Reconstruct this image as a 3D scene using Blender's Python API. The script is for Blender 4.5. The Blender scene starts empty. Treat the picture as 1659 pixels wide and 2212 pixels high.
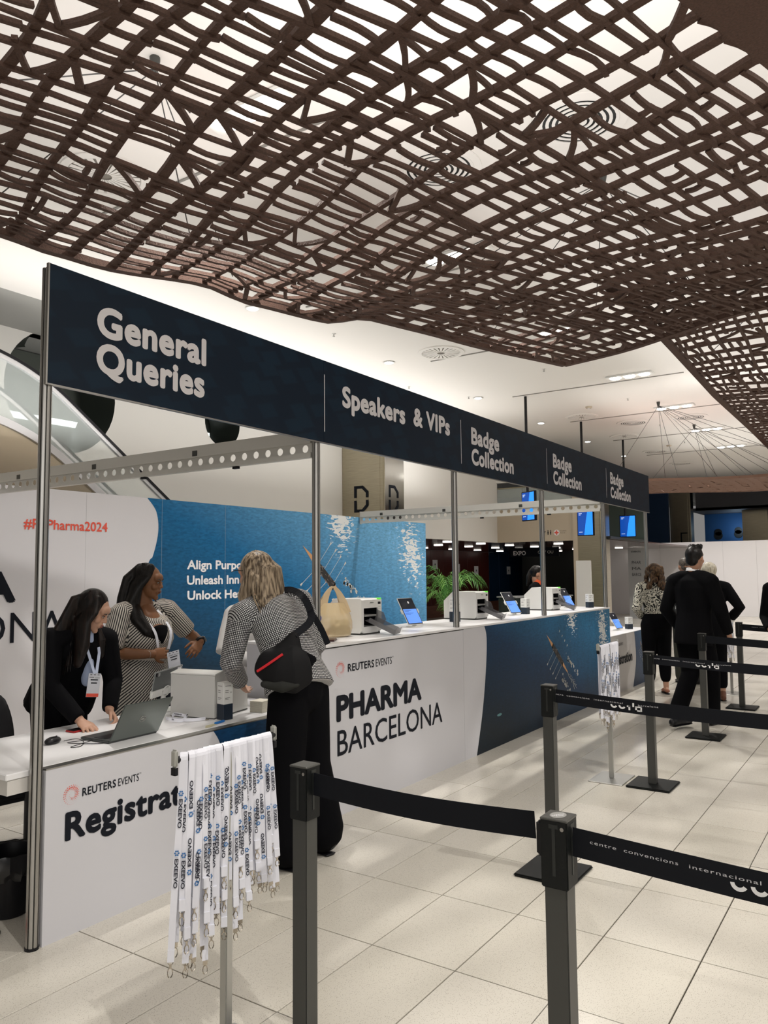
import bpy, bmesh, math, random
from mathutils import Vector, Matrix, noise
from mathutils.geometry import tessellate_polygon
PI = math.pi
random.seed(7)
sc = bpy.context.scene
COL = sc.collection
# ------------------------------------------------------------------ camera, world, lights, exposure
cam = bpy.data.cameras.new('camera'); cam.sensor_fit = 'HORIZONTAL'; cam.sensor_width = 36.0
cam.lens = 1672.13 / 1659 * 36; cam.clip_end = 200
co = bpy.data.objects.new('camera', cam); COL.objects.link(co)
_p, _r, _y = 0.0776657, -0.008910, 0.9802293
_f = Vector((math.sin(_y) * math.cos(_p), math.cos(_y) * math.cos(_p), math.sin(_p)))
_rt = Vector((math.cos(_y), -math.sin(_y), 0)); _up = _rt.cross(_f)
_r2 = _rt * math.cos(_r) + _up * math.sin(_r); _u2 = -_rt * math.sin(_r) + _up * math.cos(_r)
Mc = Matrix((_r2, _u2, -_f)).transposed().to_4x4(); Mc.translation = (0, 0, 1.6)
co.matrix_world = Mc
sc.camera = co
world = bpy.data.worlds.new('world'); sc.world = world; world.use_nodes = True
wb = world.node_tree.nodes['Background']; wb.inputs[0].default_value = (1.0, 0.97, 0.94, 1); wb.inputs[1].default_value = 0.21
sc.view_settings.view_transform = 'Standard'; sc.view_settings.look = 'None'
sc.view_settings.exposure = 0.0; sc.view_settings.gamma = 1.0; sc.view_settings.use_curve_mapping = False
sc.cycles.max_bounces = 7; sc.cycles.diffuse_bounces = 4; sc.cycles.glossy_bounces = 4; sc.cycles.transparent_max_bounces = 12
sc.cycles.sample_clamp_indirect = 6
SPOT_W = 330; SPOT_C = (1.0, 0.955, 0.90)

def light(kind, loc, energy, color=(1, 1, 1), size=0.1, rot=(0, 0, 0), parent=None, spot=None, blend=0.6, sy=None):
    l = bpy.data.lights.new('lamp_light', kind); l.energy = energy; l.color = color
    if kind == 'AREA':
        l.size = size
        if sy: l.shape = 'RECTANGLE'; l.size_y = sy
    else: l.shadow_soft_size = size
    if kind == 'SPOT': l.spot_size = spot; l.spot_blend = blend
    o = bpy.data.objects.new('lamp_light', l); o.location = loc; o.rotation_euler = rot; COL.objects.link(o)
    if parent: o.parent = parent
    return o
# added, unseen area lamps: one fill for the hall behind, uplights brighten the ceiling
light('AREA', (-7, -5.0, 3.0), 165, (1.0, 0.965, 0.93), 7.0, (math.radians(80), 0, math.radians(-56)), sy=3.0)
light('AREA', (10.0, -7.0, 3.3), 850, (1.0, 0.965, 0.925), 26.0, (math.radians(180), 0, 0), sy=7.0)
light('AREA', (7.0, 0.8, 4.42), 160, (1.0, 0.965, 0.925), 16.0, (math.radians(180), 0, 0), sy=5.0)
light('AREA', (1.8, 2.8, 4.4), 70, (1.0, 0.965, 0.925), 6.0, (math.radians(180), 0, 0), sy=5.0)
light('AREA', (18.5, 1.0, 4.4), 120, (1.0, 0.965, 0.925), 9.0, (math.radians(180), 0, 0), sy=8.0)
light('AREA', (9.0, 7.9, 3.2), 160, (1.0, 0.965, 0.925), 12.0, (math.radians(180), 0, 0), sy=0.5)

# ------------------------------------------------------------------ materials
MATS = {}
def mat(name, c, rough=0.5, metal=0.0, noise_s=0, noise_a=0.0, bump=0.0, emis=0, emc=None, spec=0.5, alpha=None, trans=0, coat=0, aniso=0, stretch=None):
    if name in MATS: return MATS[name]
    m = bpy.data.materials.new(name); m.use_nodes = True; N = m.node_tree.nodes; L = m.node_tree.links
    b = N['Principled BSDF']; c4 = (c[0], c[1], c[2], 1)
    b.inputs['Base Color'].default_value = c4; b.inputs['Roughness'].default_value = rough; b.inputs['Metallic'].default_value = metal
    b.inputs['Specular IOR Level'].default_value = spec
    if coat: b.inputs['Coat Weight'].default_value = coat; b.inputs['Coat Roughness'].default_value = 0.05
    if trans: b.inputs['Transmission Weight'].default_value = trans; b.inputs['IOR'].default_value = 1.2
    if alpha is not None: b.inputs['Alpha'].default_value = alpha
    if emis: b.inputs['Emission Strength'].default_value = emis; b.inputs['Emission Color'].default_value = (*(emc or c), 1)
    if noise_s:
        tc = N.new('ShaderNodeTexCoord'); n = N.new('ShaderNodeTexNoise'); n.inputs['Scale'].default_value = noise_s; n.inputs['Detail'].default_value = 4
        src = tc.outputs['Object']
        if stretch:
            mp = N.new('ShaderNodeMapping'); mp.inputs['Scale'].default_value = stretch; L.new(src, mp.inputs[0]); src = mp.outputs[0]
        L.new(src, n.inputs['Vector'])
        if noise_a:
            mx = N.new('ShaderNodeMix'); mx.data_type = 'RGBA'; mx.blend_type = 'MIX'
            lo = [max(0, v * (1 - noise_a)) for v in c]; hi = [min(1, v * (1 + noise_a)) for v in c]
            mx.inputs[6].default_value = (*lo, 1); mx.inputs[7].default_value = (*hi, 1)
            L.new(n.outputs[0], mx.inputs[0]); L.new(mx.outputs[2], b.inputs['Base Color'])
        if bump:
            bp = N.new('ShaderNodeBump'); bp.inputs['Strength'].default_value = bump; bp.inputs['Distance'].default_value = 0.01
            L.new(n.outputs[0], bp.inputs['Height']); L.new(bp.outputs[0], b.inputs['Normal'])
    MATS[name] = m; return m
def nodes_of(m): return m.node_tree.nodes, m.node_tree.links, m.node_tree.nodes['Principled BSDF']

def m_floor():
    m = mat('terrazzo tile', (0.62, 0.56, 0.46), 0.24, spec=0.5); N, L, b = nodes_of(m)
    geo = N.new('ShaderNodeNewGeometry'); oi = N.new('ShaderNodeObjectInfo')
    sp = N.new('ShaderNodeTexVoronoi'); sp.inputs['Scale'].default_value = 130; sp.feature = 'F1'
    mp = N.new('ShaderNodeMapping'); mp.inputs['Scale'].default_value = (1, 2.2, 1); mp.inputs['Rotation'].default_value = (0, 0, 0.5)
    L.new(geo.outputs['Position'], mp.inputs[0]); L.new(mp.outputs[0], sp.inputs['Vector'])
    r = N.new('ShaderNodeValToRGB'); r.color_ramp.elements[0].position = 0.16; r.color_ramp.elements[1].position = 0.30
    L.new(sp.outputs['Distance'], r.inputs[0])
    gate = N.new('ShaderNodeMath'); gate.operation = 'GREATER_THAN'; gate.inputs[1].default_value = 0.21
    sepc = N.new('ShaderNodeSeparateColor'); L.new(sp.outputs['Color'], sepc.inputs[0]); L.new(sepc.outputs[0], gate.inputs[0])
    inv = N.new('ShaderNodeMath'); inv.operation = 'SUBTRACT'; inv.inputs[0].default_value = 1; L.new(r.outputs[0], inv.inputs[1])
    mul = N.new('ShaderNodeMath'); mul.operation = 'MULTIPLY'; L.new(inv.outputs[0], mul.inputs[0]); L.new(gate.outputs[0], mul.inputs[1])
    mul2 = N.new('ShaderNodeMath'); mul2.operation = 'MULTIPLY'; mul2.inputs[1].default_value = 0.75; L.new(mul.outputs[0], mul2.inputs[0])
    cl = N.new('ShaderNodeTexNoise'); cl.inputs['Scale'].default_value = 1.4; L.new(geo.outputs['Position'], cl.inputs['Vector'])
    base = N.new('ShaderNodeMix'); base.data_type = 'RGBA'; base.inputs[6].default_value = (0.56, 0.53, 0.455, 1); base.inputs[7].default_value = (0.66, 0.63, 0.57, 1)
    ad = N.new('ShaderNodeMath'); ad.operation = 'ADD'; L.new(cl.outputs[0], ad.inputs[0]); L.new(oi.outputs['Random'], ad.inputs[1])
    hf = N.new('ShaderNodeMath'); hf.operation = 'MULTIPLY'; hf.inputs[1].default_value = 0.5; L.new(ad.outputs[0], hf.inputs[0]); L.new(hf.outputs[0], base.inputs[0])
    mx = N.new('ShaderNodeMix'); mx.data_type = 'RGBA'; mx.inputs[7].default_value = (0.17, 0.15, 0.11, 1)
    L.new(mul2.outputs[0], mx.inputs[0]); L.new(base.outputs[2], mx.inputs[6]); L.new(mx.outputs[2], b.inputs['Base Color'])
    rr = N.new('ShaderNodeMath'); rr.operation = 'MULTIPLY_ADD'; rr.inputs[1].default_value = 0.14; rr.inputs[2].default_value = 0.14
    L.new(cl.outputs[0], rr.inputs[0]); L.new(rr.outputs[0], b.inputs['Roughness'])
    return m
M_TILE = m_floor()
M_GROUT = mat('dark joint', (0.045, 0.036, 0.026), 0.9)
M_CEIL = mat('ceiling plaster', (0.84, 0.82, 0.79), 0.9)
M_WALL = mat('white wall paint', (0.80, 0.785, 0.75), 0.85)
M_CREAM = mat('cream panel', (0.55, 0.47, 0.36), 0.5)
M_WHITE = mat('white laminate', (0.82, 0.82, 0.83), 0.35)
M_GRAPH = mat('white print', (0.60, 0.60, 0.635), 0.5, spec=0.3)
M_ALU = mat('aluminium profile', (0.42, 0.41, 0.39), 0.32, 1.0)
M_ALUD = mat('aluminium groove', (0.05, 0.05, 0.045), 0.5, 0.6)
M_BEAM = mat('painted aluminium beam', (0.60, 0.59, 0.55), 0.45, 0.2)
M_STEEL = mat('brushed steel', (0.42, 0.38, 0.29), 0.30, 1.0, noise_s=6, noise_a=0.25, stretch=(0.5, 0.5, 12))
M_INK = mat('near black ink', (0.008, 0.010, 0.016), 0.6, spec=0.15)
M_LETTER = mat('white vinyl lettering', (0.74, 0.72, 0.74), 0.5)
M_LETTERB = mat('bright white lettering', (0.88, 0.88, 0.90), 0.5)
M_RED = mat('coral red print', (0.80, 0.10, 0.06), 0.5)
M_BLACKP = mat('black powder coat', (0.005, 0.006, 0.006), 0.5, noise_s=180, noise_a=0.3, bump=0.05, spec=0.25)
M_GREYP = mat('grey anodised post', (0.060, 0.061, 0.057), 0.42, 0.35)
M_BLKFAB = mat('black cloth', (0.008, 0.008, 0.010), 0.85)
M_BELT = mat('black webbing', (0.004, 0.005, 0.008), 0.7, spec=0.2)
M_BELTP = mat('grey belt print', (0.55, 0.55, 0.57), 0.6)
M_GLASS = mat('clear glass', (0.82, 0.90, 0.88), 0.04, alpha=0.28, spec=0.6)
M_SMOKE = mat('smoked plastic', (0.16, 0.16, 0.17), 0.12, alpha=0.55)
M_DARK = mat('dark void paint', (0.012, 0.014, 0.013), 0.5)
M_PLASW = mat('white plastic', (0.78, 0.78, 0.76), 0.35)
M_PLASG = mat('pale grey plastic', (0.60, 0.60, 0.58), 0.4)
M_BLACK = mat('black plastic', (0.007, 0.007, 0.009), 0.35, spec=0.3)
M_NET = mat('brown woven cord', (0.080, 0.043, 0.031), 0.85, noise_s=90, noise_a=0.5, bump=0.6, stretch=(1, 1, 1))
M_CABLE = mat('thin steel cable', (0.10, 0.10, 0.10), 0.5, 0.5)
M_LAMP = mat('lamp glow', (1, 0.96, 0.88), 0.5, emis=14)
M_BLUEP = mat('blue painted wall', (0.012, 0.045, 0.12), 0.6)

# ------------------------------------------------------------------ mesh helpers
class MB:
    def __init__(s): s.v = []; s.f = []; s.M = Matrix.Identity(4)
    def add(s, vs, fs):
        b = len(s.v); s.v += [tuple(s.M @ Vector(p)) for p in vs]; s.f += [tuple(i + b for i in q) for q in fs]; return s
    def box(s, a, b):
        x0, y0, z0 = a; x1, y1, z1 = b
        return s.add([(x0,y0,z0),(x1,y0,z0),(x1,y1,z0),(x0,y1,z0),(x0,y0,z1),(x1,y0,z1),(x1,y1,z1),(x0,y1,z1)],
                     [(0,3,2,1),(4,5,6,7),(0,1,5,4),(1,2,6,5),(2,3,7,6),(3,0,4,7)])
    def bbox(s, a, b, r=0.005, seg=2):
        bm = bmesh.new(); bmesh.ops.create_cube(bm, size=1)
        bmesh.ops.scale(bm, vec=[abs(b[i] - a[i]) for i in range(3)], verts=bm.verts)
        bmesh.ops.translate(bm, vec=[(a[i] + b[i]) / 2 for i in range(3)], verts=bm.verts)
        bmesh.ops.bevel(bm, geom=bm.edges, offset=r, segments=seg, affect='EDGES')
        bm.verts.index_update(); vs = [tuple(v.co) for v in bm.verts]; fs = [tuple(v.index for v in f.verts) for f in bm.faces]; bm.free()
        return s.add(vs, fs)
    def cyl(s, p0, p1, r0, r1=None, n=12, cap=True):
        r1 = r0 if r1 is None else r1; p0 = Vector(p0); p1 = Vector(p1); d = (p1 - p0).normalized()
        u = d.orthogonal().normalized(); w = d.cross(u); vs = []
        for p, r in ((p0, r0), (p1, r1)):
            for i in range(n):
                a = 2 * PI * i / n; vs.append(tuple(p + u * (r * math.cos(a)) + w * (r * math.sin(a))))
        fs = [(i, (i + 1) % n, n + (i + 1) % n, n + i) for i in range(n)]
        if cap: fs += [tuple(range(n - 1, -1, -1)), tuple(range(n, 2 * n))]
        return s.add(vs, fs)
    def prism(s, poly, z0, z1, holes=()):                      # polygon (xy) extruded in z, with holes
        loops = [list(poly)] + [list(h) for h in holes]; pts = [p for l in loops for p in l]
        tris = tessellate_polygon([[Vector((p[0], p[1], 0)) for p in l] for l in loops]); n = len(pts); fs = []
        for t in tris: fs += [tuple(t), tuple(i + n for i in reversed(t))]
        k = 0
        for l in loops:
            m = len(l)
            for i in range(m): a = k + i; c = k + (i + 1) % m; fs.append((a, c, c + n, a + n))
            k += m
        return s.add([(p[0], p[1], z0) for p in pts] + [(p[0], p[1], z1) for p in pts], fs)
    def tube(s, path, r, n=8, cap=True, flat=1.0, up=(0, 0, 1)):
        P = [Vector(p) for p in path]; m = len(P); R = r if isinstance(r, (list, tuple)) else [r] * m; vs = []; up = Vector(up)
        for i, p in enumerate(P):
            t = (P[min(i + 1, m - 1)] - P[max(i - 1, 0)]).normalized(); a = t.cross(up)
            if a.length < 1e-3: a = t.orthogonal()
            a.normalize(); c = a.cross(t)
            for k in range(n):
                g = 2 * PI * k / n; vs.append(tuple(p + a * (R[i] * math.cos(g)) + c * (R[i] * flat * math.sin(g))))
        fs = [(i * n + k, i * n + (k + 1) % n, (i + 1) * n + (k + 1) % n, (i + 1) * n + k) for i in range(m - 1) for k in range(n)]
        if cap: fs += [tuple(range(n - 1, -1, -1)), tuple((m - 1) * n + k for k in range(n))]
        return s.add(vs, fs)
    def ribbon(s, path, w, h, up=(0, 0, 1)):                     # rectangular section, w across, h along up
        P = [Vector(p) for p in path]; m = len(P); W_ = w if isinstance(w, (list, tuple)) else [w] * m; vs = []; up = Vector(up)
        for i, p in enumerate(P):
            t = (P[min(i + 1, m - 1)] - P[max(i - 1, 0)]).normalized(); a = t.cross(up); a.normalize(); c = a.cross(t); x = W_[i] / 2
            vs += [tuple(p - a * x - c * h / 2), tuple(p + a * x - c * h / 2), tuple(p + a * x + c * h / 2), tuple(p - a * x + c * h / 2)]
        fs = [(i * 4 + k, i * 4 + (k + 1) % 4, i * 4 + 4 + (k + 1) % 4, i * 4 + 4 + k) for i in range(m - 1) for k in range(4)]
        fs += [(3, 2, 1, 0), tuple((m - 1) * 4 + k for k in range(4))]
        return s.add(vs, fs)
    def lathe(s, prof, c=(0, 0, 0), n=20, cap=True):
        vs = [(c[0] + r * math.cos(2 * PI * k / n), c[1] + r * math.sin(2 * PI * k / n), c[2] + z) for r, z in prof for k in range(n)]
        fs = [(i * n + k, i * n + (k + 1) % n, (i + 1) * n + (k + 1) % n, (i + 1) * n + k) for i in range(len(prof) - 1) for k in range(n)]
        if cap: fs += [tuple(range(n - 1, -1, -1)), tuple((len(prof) - 1) * n + k for k in range(n))]
        return s.add(vs, fs)
    def ell(s, c, r, rot=None, nu=12, nv=8):
        R = rot or Matrix.Identity(3); vs = []; c = Vector(c)
        for j in range(1, nv):
            t = PI * j / nv
            for k in range(nu): g = 2 * PI * k / nu; vs.append(tuple(c + R @ Vector((r[0] * math.sin(t) * math.cos(g), r[1] * math.sin(t) * math.sin(g), r[2] * math.cos(t)))))
        vs += [tuple(c + R @ Vector((0, 0, r[2]))), tuple(c + R @ Vector((0, 0, -r[2])))]; T = len(vs) - 2; fs = []
        for j in range(nv - 2):
            for k in range(nu): a = j * nu + k; b = j * nu + (k + 1) % nu; fs.append((a, a + nu, b + nu, b))
        for k in range(nu):
            fs.append((T, k, (k + 1) % nu)); q = (nv - 2) * nu; fs.append((T + 1, q + (k + 1) % nu, q + k))
        return s.add(vs, fs)
    def mesh(s, name, m=None, smooth=False, angle=40):
        me = bpy.data.meshes.new(name); me.from_pydata(s.v, [], s.f); me.update()
        if m: me.materials.append(m)
        if smooth: me.shade_smooth(); me.set_sharp_from_angle(angle=math.radians(angle))
        return me
    def build(s, name, m, parent=None, smooth=False, **props):
        return link(name, s.mesh(name, m, smooth), parent, **props)

def link(name, me, parent=None, loc=None, **props):
    o = bpy.data.objects.new(name, me); COL.objects.link(o)
    if parent: o.parent = parent
    if loc: o.location = loc
    for k, v in props.items(): o[k] = v
    return o
def thing(name, label, cat, loc=(0, 0, 0), rz=0.0, group=None):
    o = bpy.data.objects.new(name, None); COL.objects.link(o); o.location = loc; o.rotation_euler = (0, 0, rz); o.empty_display_size = 0.1
    o['label'] = label; o['category'] = cat
    if group: o['group'] = group
    return o
def tag(o, label, cat, group=None):
    o['label'] = label; o['category'] = cat
    if group: o['group'] = group
    return o
def struct(name): 
    o = bpy.data.objects.new(name, None); COL.objects.link(o); o['kind'] = 'structure'; return o
def dup(o, parent=None, loc=None, rz=None, label=None):
    c = o.copy(); COL.objects.link(c)
    if parent: c.parent = parent
    if loc is not None: c.location = loc
    if rz is not None: c.rotation_euler = (0, 0, rz)
    if label: c['label'] = label
    for ch in list(o.children): dup(ch, c)
    return c

# ------------------------------------------------------------------ lettering
_tc = {}
def glyphs(s, bold=0.0, space=1.0, shear=0.0):
    k = (s, bold, space, shear)
    if k in _tc: return _tc[k]
    c = bpy.data.curves.new('t', 'FONT'); c.body = s; c.size = 1; c.space_character = space; c.shear = shear; c.resolution_u = 5 if len(s) < 11 and bold > 0.02 else 3
    o = bpy.data.objects.new('t', c); COL.objects.link(o); dg = bpy.context.evaluated_depsgraph_get()
    me = bpy.data.meshes.new_from_object(o.evaluated_get(dg)); V = [(v.co.x, v.co.y) for v in me.vertices]; F = [tuple(p.vertices) for p in me.polygons]
    bpy.data.objects.remove(o); bpy.data.curves.remove(c); bpy.data.meshes.remove(me)
    if bold:
        v2 = []; f2 = []; K = 8 if bold > 0.02 else 4
        for i in range(K):
            dx = bold * math.cos(2 * PI * i / K); dy = bold * math.sin(2 * PI * i / K); b = len(v2)
            v2 += [(x + dx, y + dy) for x, y in V]; f2 += [tuple(q + b for q in f) for f in F]
        V, F = v2, f2
    _tc[k] = (V, F, len(V) // ((8 if bold > 0.02 else 4) if bold else 1)); return _tc[k]
def text(parent, name, s, org, xd, zd, width, cap, m, bold=0.0, space=1.0, shear=0.0):
    """s laid on the plane at org (left end of the baseline), xd to the right, zd up; cap = height of a capital."""
    V, F, per = glyphs(s, bold, space, shear); x0 = min(v[0] for v in V); x1 = max(v[0] for v in V)
    sx = width / (x1 - x0); sz = cap / (0.70 + bold); org = Vector(org); xd = Vector(xd).normalized(); zd = Vector(zd).normalized()
    nn = xd.cross(zd); mb = MB(); mb.add([tuple(org + xd * ((x - x0) * sx) + zd * ((y + bold) * sz) + nn * (0.00012 * (i // per))) for i, (x, y) in enumerate(V)], F)
    return mb.build(name, m, parent)

# ------------------------------------------------------------------ floor
floor = struct('floor')
MB().box((-9, -12, -0.12), (44, 17, -0.006)).build('joint_bed', M_GROUT, floor)
TX, TY = 0.611, 0.405
def tile_mesh(w, d, name):
    g = 0.0028; h = 0.006; q = 0.0012; x, y = w / 2 - g, d / 2 - g
    mb = MB(); mb.add([(-x, -y, -h), (x, -y, -h), (x, y, -h), (-x, y, -h), (-x, -y, -q), (x, -y, -q), (x, y, -q), (-x, y, -q),
                       (-x + q, -y + q, 0), (x - q, -y + q, 0), (x - q, y - q, 0), (-x + q, y - q, 0)],
                      [(0, 1, 5, 4), (1, 2, 6, 5), (2, 3, 7, 6), (3, 0, 4, 7), (4, 5, 9, 8), (5, 6, 10, 9), (6, 7, 11, 10), (7, 4, 8, 11), (8, 9, 10, 11)])
    return mb.mesh(name, M_TILE)
T1 = tile_mesh(TX, TY, 'tile')
def px(p):
    d = Vector(p) - Vector((0, 0, 1.6)); z = d.dot(_f)
    if z < 0.2: return None
    return 829.5 + 1672.13 * d.dot(_r2) / z, 1106 - 1672.13 * d.dot(_u2) / z, z
near = []; rest = []
for i in range(-20, 66):
    for j in range(-32, 39):
        c = (3.457 + (i + 0.5) * TX, 1.18 + (j + 0.5) * TY, 0); q = px(c)
        if q and -60 < q[0] < 1720 and q[1] < 2260 and q[2] < 13: near.append((q[2] + (30 if c[1] > 4.6 else 0), c))
        else: rest.append(c)
near.sort()
for k, (_, c) in enumerate(near):
    if k < 299: link('tile', T1, floor, c)
    else: rest.append(c)
mb = MB(); x, y = TX / 2 - 0.0018, TY / 2 - 0.0018
for c in rest: mb.add([(c[0] - x, c[1] - y, 0), (c[0] + x, c[1] - y, 0), (c[0] + x, c[1] + y, 0), (c[0] - x, c[1] + y, 0)], [(0, 1, 2, 3)])
for v in range(1): mb.build('far_tiles', M_TILE, floor, kind='stuff')

# ------------------------------------------------------------------ ceiling
CZ = 5.0
ceil = struct('ceiling')
MB().box((-9, -12, CZ), (44, 8.72, CZ + 0.2)).build('ceiling_slab', M_CEIL, ceil)
MB().box((-9, 8.72, CZ + 0.02), (44, 17, CZ + 0.2)).build('ceiling_shaded_strip', mat('shade-painted plaster', (0.36, 0.36, 0.34), 0.9), ceil)  # ceiling in shade; the shade is put into a greyer colour
for xx in (4.4, 7.5, 10.65, 13.8, 16.95, 20.1, 23.3):
    MB().box((xx - 0.012, 3.0, CZ - 0.012), (xx + 0.012, 6.2, CZ)).build('ceiling_track', mat('track grey', (0.25, 0.24, 0.22), 0.6), ceil)

def triple_spot(x, y, lab):
    t = thing('ceiling_spotlight', lab, 'ceiling light', (x, y, CZ), 0, 'triple spotlights in the ceiling')
    MB().bbox((-0.11, -0.40, -0.03), (0.11, 0.40, -0.001), 0.008).build('housing', M_PLASW, t)
    for k in (-1, 0, 1):
        MB().lathe([(0.085, -0.045), (0.085, -0.03)], (0, 0.25 * k, 0), 16).build('lamp', M_LAMP, t, True)
    light('SPOT', (0, 0, -0.09), SPOT_W, SPOT_C, 0.03, (0, 0, 0), t, math.radians(128), 0.7)
NAMES = ['nearest the camera, seen through the hanging net', 'second from the camera, behind the net', 'third from the camera, behind the far corner of the net', 'fourth from the camera, just beyond the net', 'fifth from the camera, beside the cable fan', 'sixth from the camera', 'farthest from the camera']
for k in range(7): triple_spot(3.98 + 3.15 * k, 3.82, 'triple round ceiling spotlight ' + NAMES[k])
for k, (x, y) in enumerate([(0.9, -0.6), (4.1, -0.9), (7.2, -0.9), (10.4, -0.9), (14.5, -0.9), (19.0, -0.9), (23.0, 1.0), (26.0, 3.8), (26.0, 7.0), (26.0, -1.0)]):
    light('SPOT', (x, y, CZ - 0.1), SPOT_W * 1.0, SPOT_C, 0.03, (0, 0, 0), ceil, math.radians(128), 0.7)  # no fixtures: camera-side ceiling row, and far spots added to brighten the far wall
DL = ['just left of the first ceiling vent', 'second in the row over the booth', 'third in the row over the booth', 'fourth in the row over the booth', 'fifth in the row over the booth', 'farthest in the row over the booth']
for k in range(6):
    t = thing('downlight', 'small round recessed downlight in white ceiling, ' + DL[k], 'ceiling light', (7.14 + 3.17 * k, 6.79, CZ), 0, 'downlights over the booth')
    MB().lathe([(0.10, -0.012), (0.075, -0.014), (0.07, 0.0)], (0, 0, 0), 20).build('rim', M_PLASW, t, True)
    MB().lathe([(0.062, -0.020), (0.062, -0.010)], (0, 0, 0), 16).build('lamp', M_LAMP, t)
    light('SPOT', (0, 0, -0.06), SPOT_W * 0.22, SPOT_C, 0.06, (0, 0, 0), t, math.radians(110), 0.6)
def vent(x, y, kind, lab):
    t = thing('ceiling_vent', lab, 'vent', (x, y, CZ))
    MB().lathe([(0.36, -0.001), (0.36, -0.014), (0.30, -0.02), (0.29, -0.004)], (0, 0, 0), 32, cap=False).build('rim', M_CEIL, t, True)
    MB().lathe([(0.29, -0.006), (0.29, -0.002)], (0, 0, 0), 32).build('backing', mat('vent shadow', (0.25, 0.23, 0.2), 0.8) if kind == 'radial' else M_DARK, t)
    mb = MB()
    if kind == 'radial':
        for k in range(24):
            a = 2 * PI * k / 24; u = Vector((math.cos(a), math.sin(a), 0))
            mb.ribbon([u * 0.06 + Vector((0, 0, -0.014)), u * 0.29 + Vector((0, 0, -0.014))], [0.012, 0.05], 0.006)
    else:
        for k in range(5): mb.lathe([(0.08 + 0.048 * k, -0.018), (0.105 + 0.048 * k, -0.018), (0.105 + 0.048 * k, -0.012), (0.08 + 0.048 * k, -0.012)], (0, 0, 0), 32, cap=False)
        mb.lathe([(0.06, -0.02), (0.06, -0.012)], (0, 0, 0), 20)
    mb.build('slat_ring', M_CEIL, t, kind='stuff')
for x, y, k, l in [(10.31, 5.82, 'radial', 'round radial ceiling vent just past the net edge above the banner'), (16.53, 5.78, 'radial', 'round radial ceiling vent beside the second black pole'),
                   (19.6, 5.76, 'radial', 'round radial ceiling vent beside the third black pole'), (22.7, 5.8, 'ring', 'round vent beyond the third black pole'),
                   (25.8, 5.8, 'ring', 'farthest round vent over the end of the banner'), (18.0, 3.8, 'ring', 'round ring vent beside the cable fan'), (5.5, 3.1, 'ring', 'round ring vent seen through the middle of the net'),
                   (5.5, 1.88, 'ring', 'large round ring vent seen through the right of the net'), (3.97, 5.5, 'radial', 'round radial vent seen through the left of the net'),
                   (4.0, 1.35, 'radial', 'round radial vent seen through the net at the top of the photo'), (17.9, 5.05, 'ring', 'slim round vent between poles and cable fan')]:
    vent(x, y, k, l)
for k, (x, y) in enumerate([(13.89, 5.95), (17.06, 5.945), (20.18, 5.916)]):
    w = ['nearest', 'middle', 'farthest'][k]; zt = (3.13, 2.95, 3.02)[k]; hh = 0.57
    t = thing('hanging_screen', 'blue portrait screen on a black ceiling pole, %s of three' % w, 'screen', (x, y, 0), math.radians((-30, -12, 4)[k]), 'screens hung from ceiling poles')
    MB().cyl((0.02, 0.06, zt - 0.1), (0.02, 0.06, CZ), 0.028, n=10).build('pole', M_BLACK, t, True)
    MB().bbox((-0.02, -0.21, zt - hh), (0.03, 0.21, zt), 0.006).build('housing', M_BLACK, t)
    sm = 'screen glow'; 
    MB().box((-0.0225, -0.19, zt - hh + 0.02), (-0.0205, 0.19, zt - 0.02)).build('display', mat(sm, (0.004, 0.03, 0.16), 0.2, emis=1.0, emc=(0.004, 0.06, 0.35)), t)
    mb = MB(); z0 = zt - hh + 0.02; z1 = zt - 0.02
    mb.add([(-0.0245, -0.19, z0), (-0.0245, -0.19, z1), (-0.0245, -0.06, z1), (-0.0245, -0.02, (z0 + z1) / 2 + 0.06), (-0.0245, 0.03, z0)], [(0, 1, 2, 3, 4)])
    mb.build('picture_band', mat('screen light blue', (0.02, 0.22, 0.8), 0.2, emis=1.0, emc=(0.02, 0.26, 0.95)), t)
    for q, (zz, ww) in enumerate([(z1 - 0.05, 0.08), (z1 - 0.08, 0.05), (z0 + 0.06, 0.09)]):
        MB().box((-0.0255, 0.16 - ww, zz), (-0.0246, 0.16, zz + 0.012)).build('screen_caption', mat('screen white', (0.6, 0.7, 0.9), 0.3, emis=0.8), t)

# ------------------------------------------------------------------ hall walls
wb_ = struct('wall_back')
def circ(cx, cz, r, n=40): return [(cx + r * math.cos(2 * PI * k / n), cz + r * math.sin(2 * PI * k / n)) for k in range(n)]
WY = 10.1; H1 = (6.66, 4.27, 0.90); H2 = (9.86, 4.31, 0.43)
mb = MB(); mb.M = Matrix(((1, 0, 0, 0), (0, 0, 1, WY), (0, 1, 0, 0), (0, 0, 0, 1)))
mb.prism([(-9, 0), (14.3, 0), (14.3, CZ + 0.02), (-9, CZ + 0.02)], 0, 0.12, [circ(*H1), circ(*H2)]); mb.build('wall_panel', M_WALL, wb_)
for (hx, hz, hr), s_ in ((H1, 1), (H2, 1)):
    mb = MB(); mb.M = Matrix(((1, 0, 0, 0), (0, 0, 1, WY), (0, 1, 0, 0), (0, 0, 0, 1)))
    n = 40; a = circ(hx, hz, hr); b = circ(hx, hz, hr * 0.86)
    mb.add([(p[0], p[1], 0.001) for p in a] + [(p[0], p[1], 0.7) for p in b], [(i, (i + 1) % n, n + (i + 1) % n, n + i) for i in range(n)])
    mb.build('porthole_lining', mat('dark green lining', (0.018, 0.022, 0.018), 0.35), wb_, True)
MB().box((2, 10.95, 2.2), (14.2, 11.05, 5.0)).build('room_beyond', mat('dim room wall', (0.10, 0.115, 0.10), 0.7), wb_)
MB().box((6.0, 10.90, 3.95), (7.6, 10.94, 4.04)).build('strip_lamp', mat('strip lamp glow', (0.9, 1, 0.95), 0.5, emis=1.4), wb_)
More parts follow.
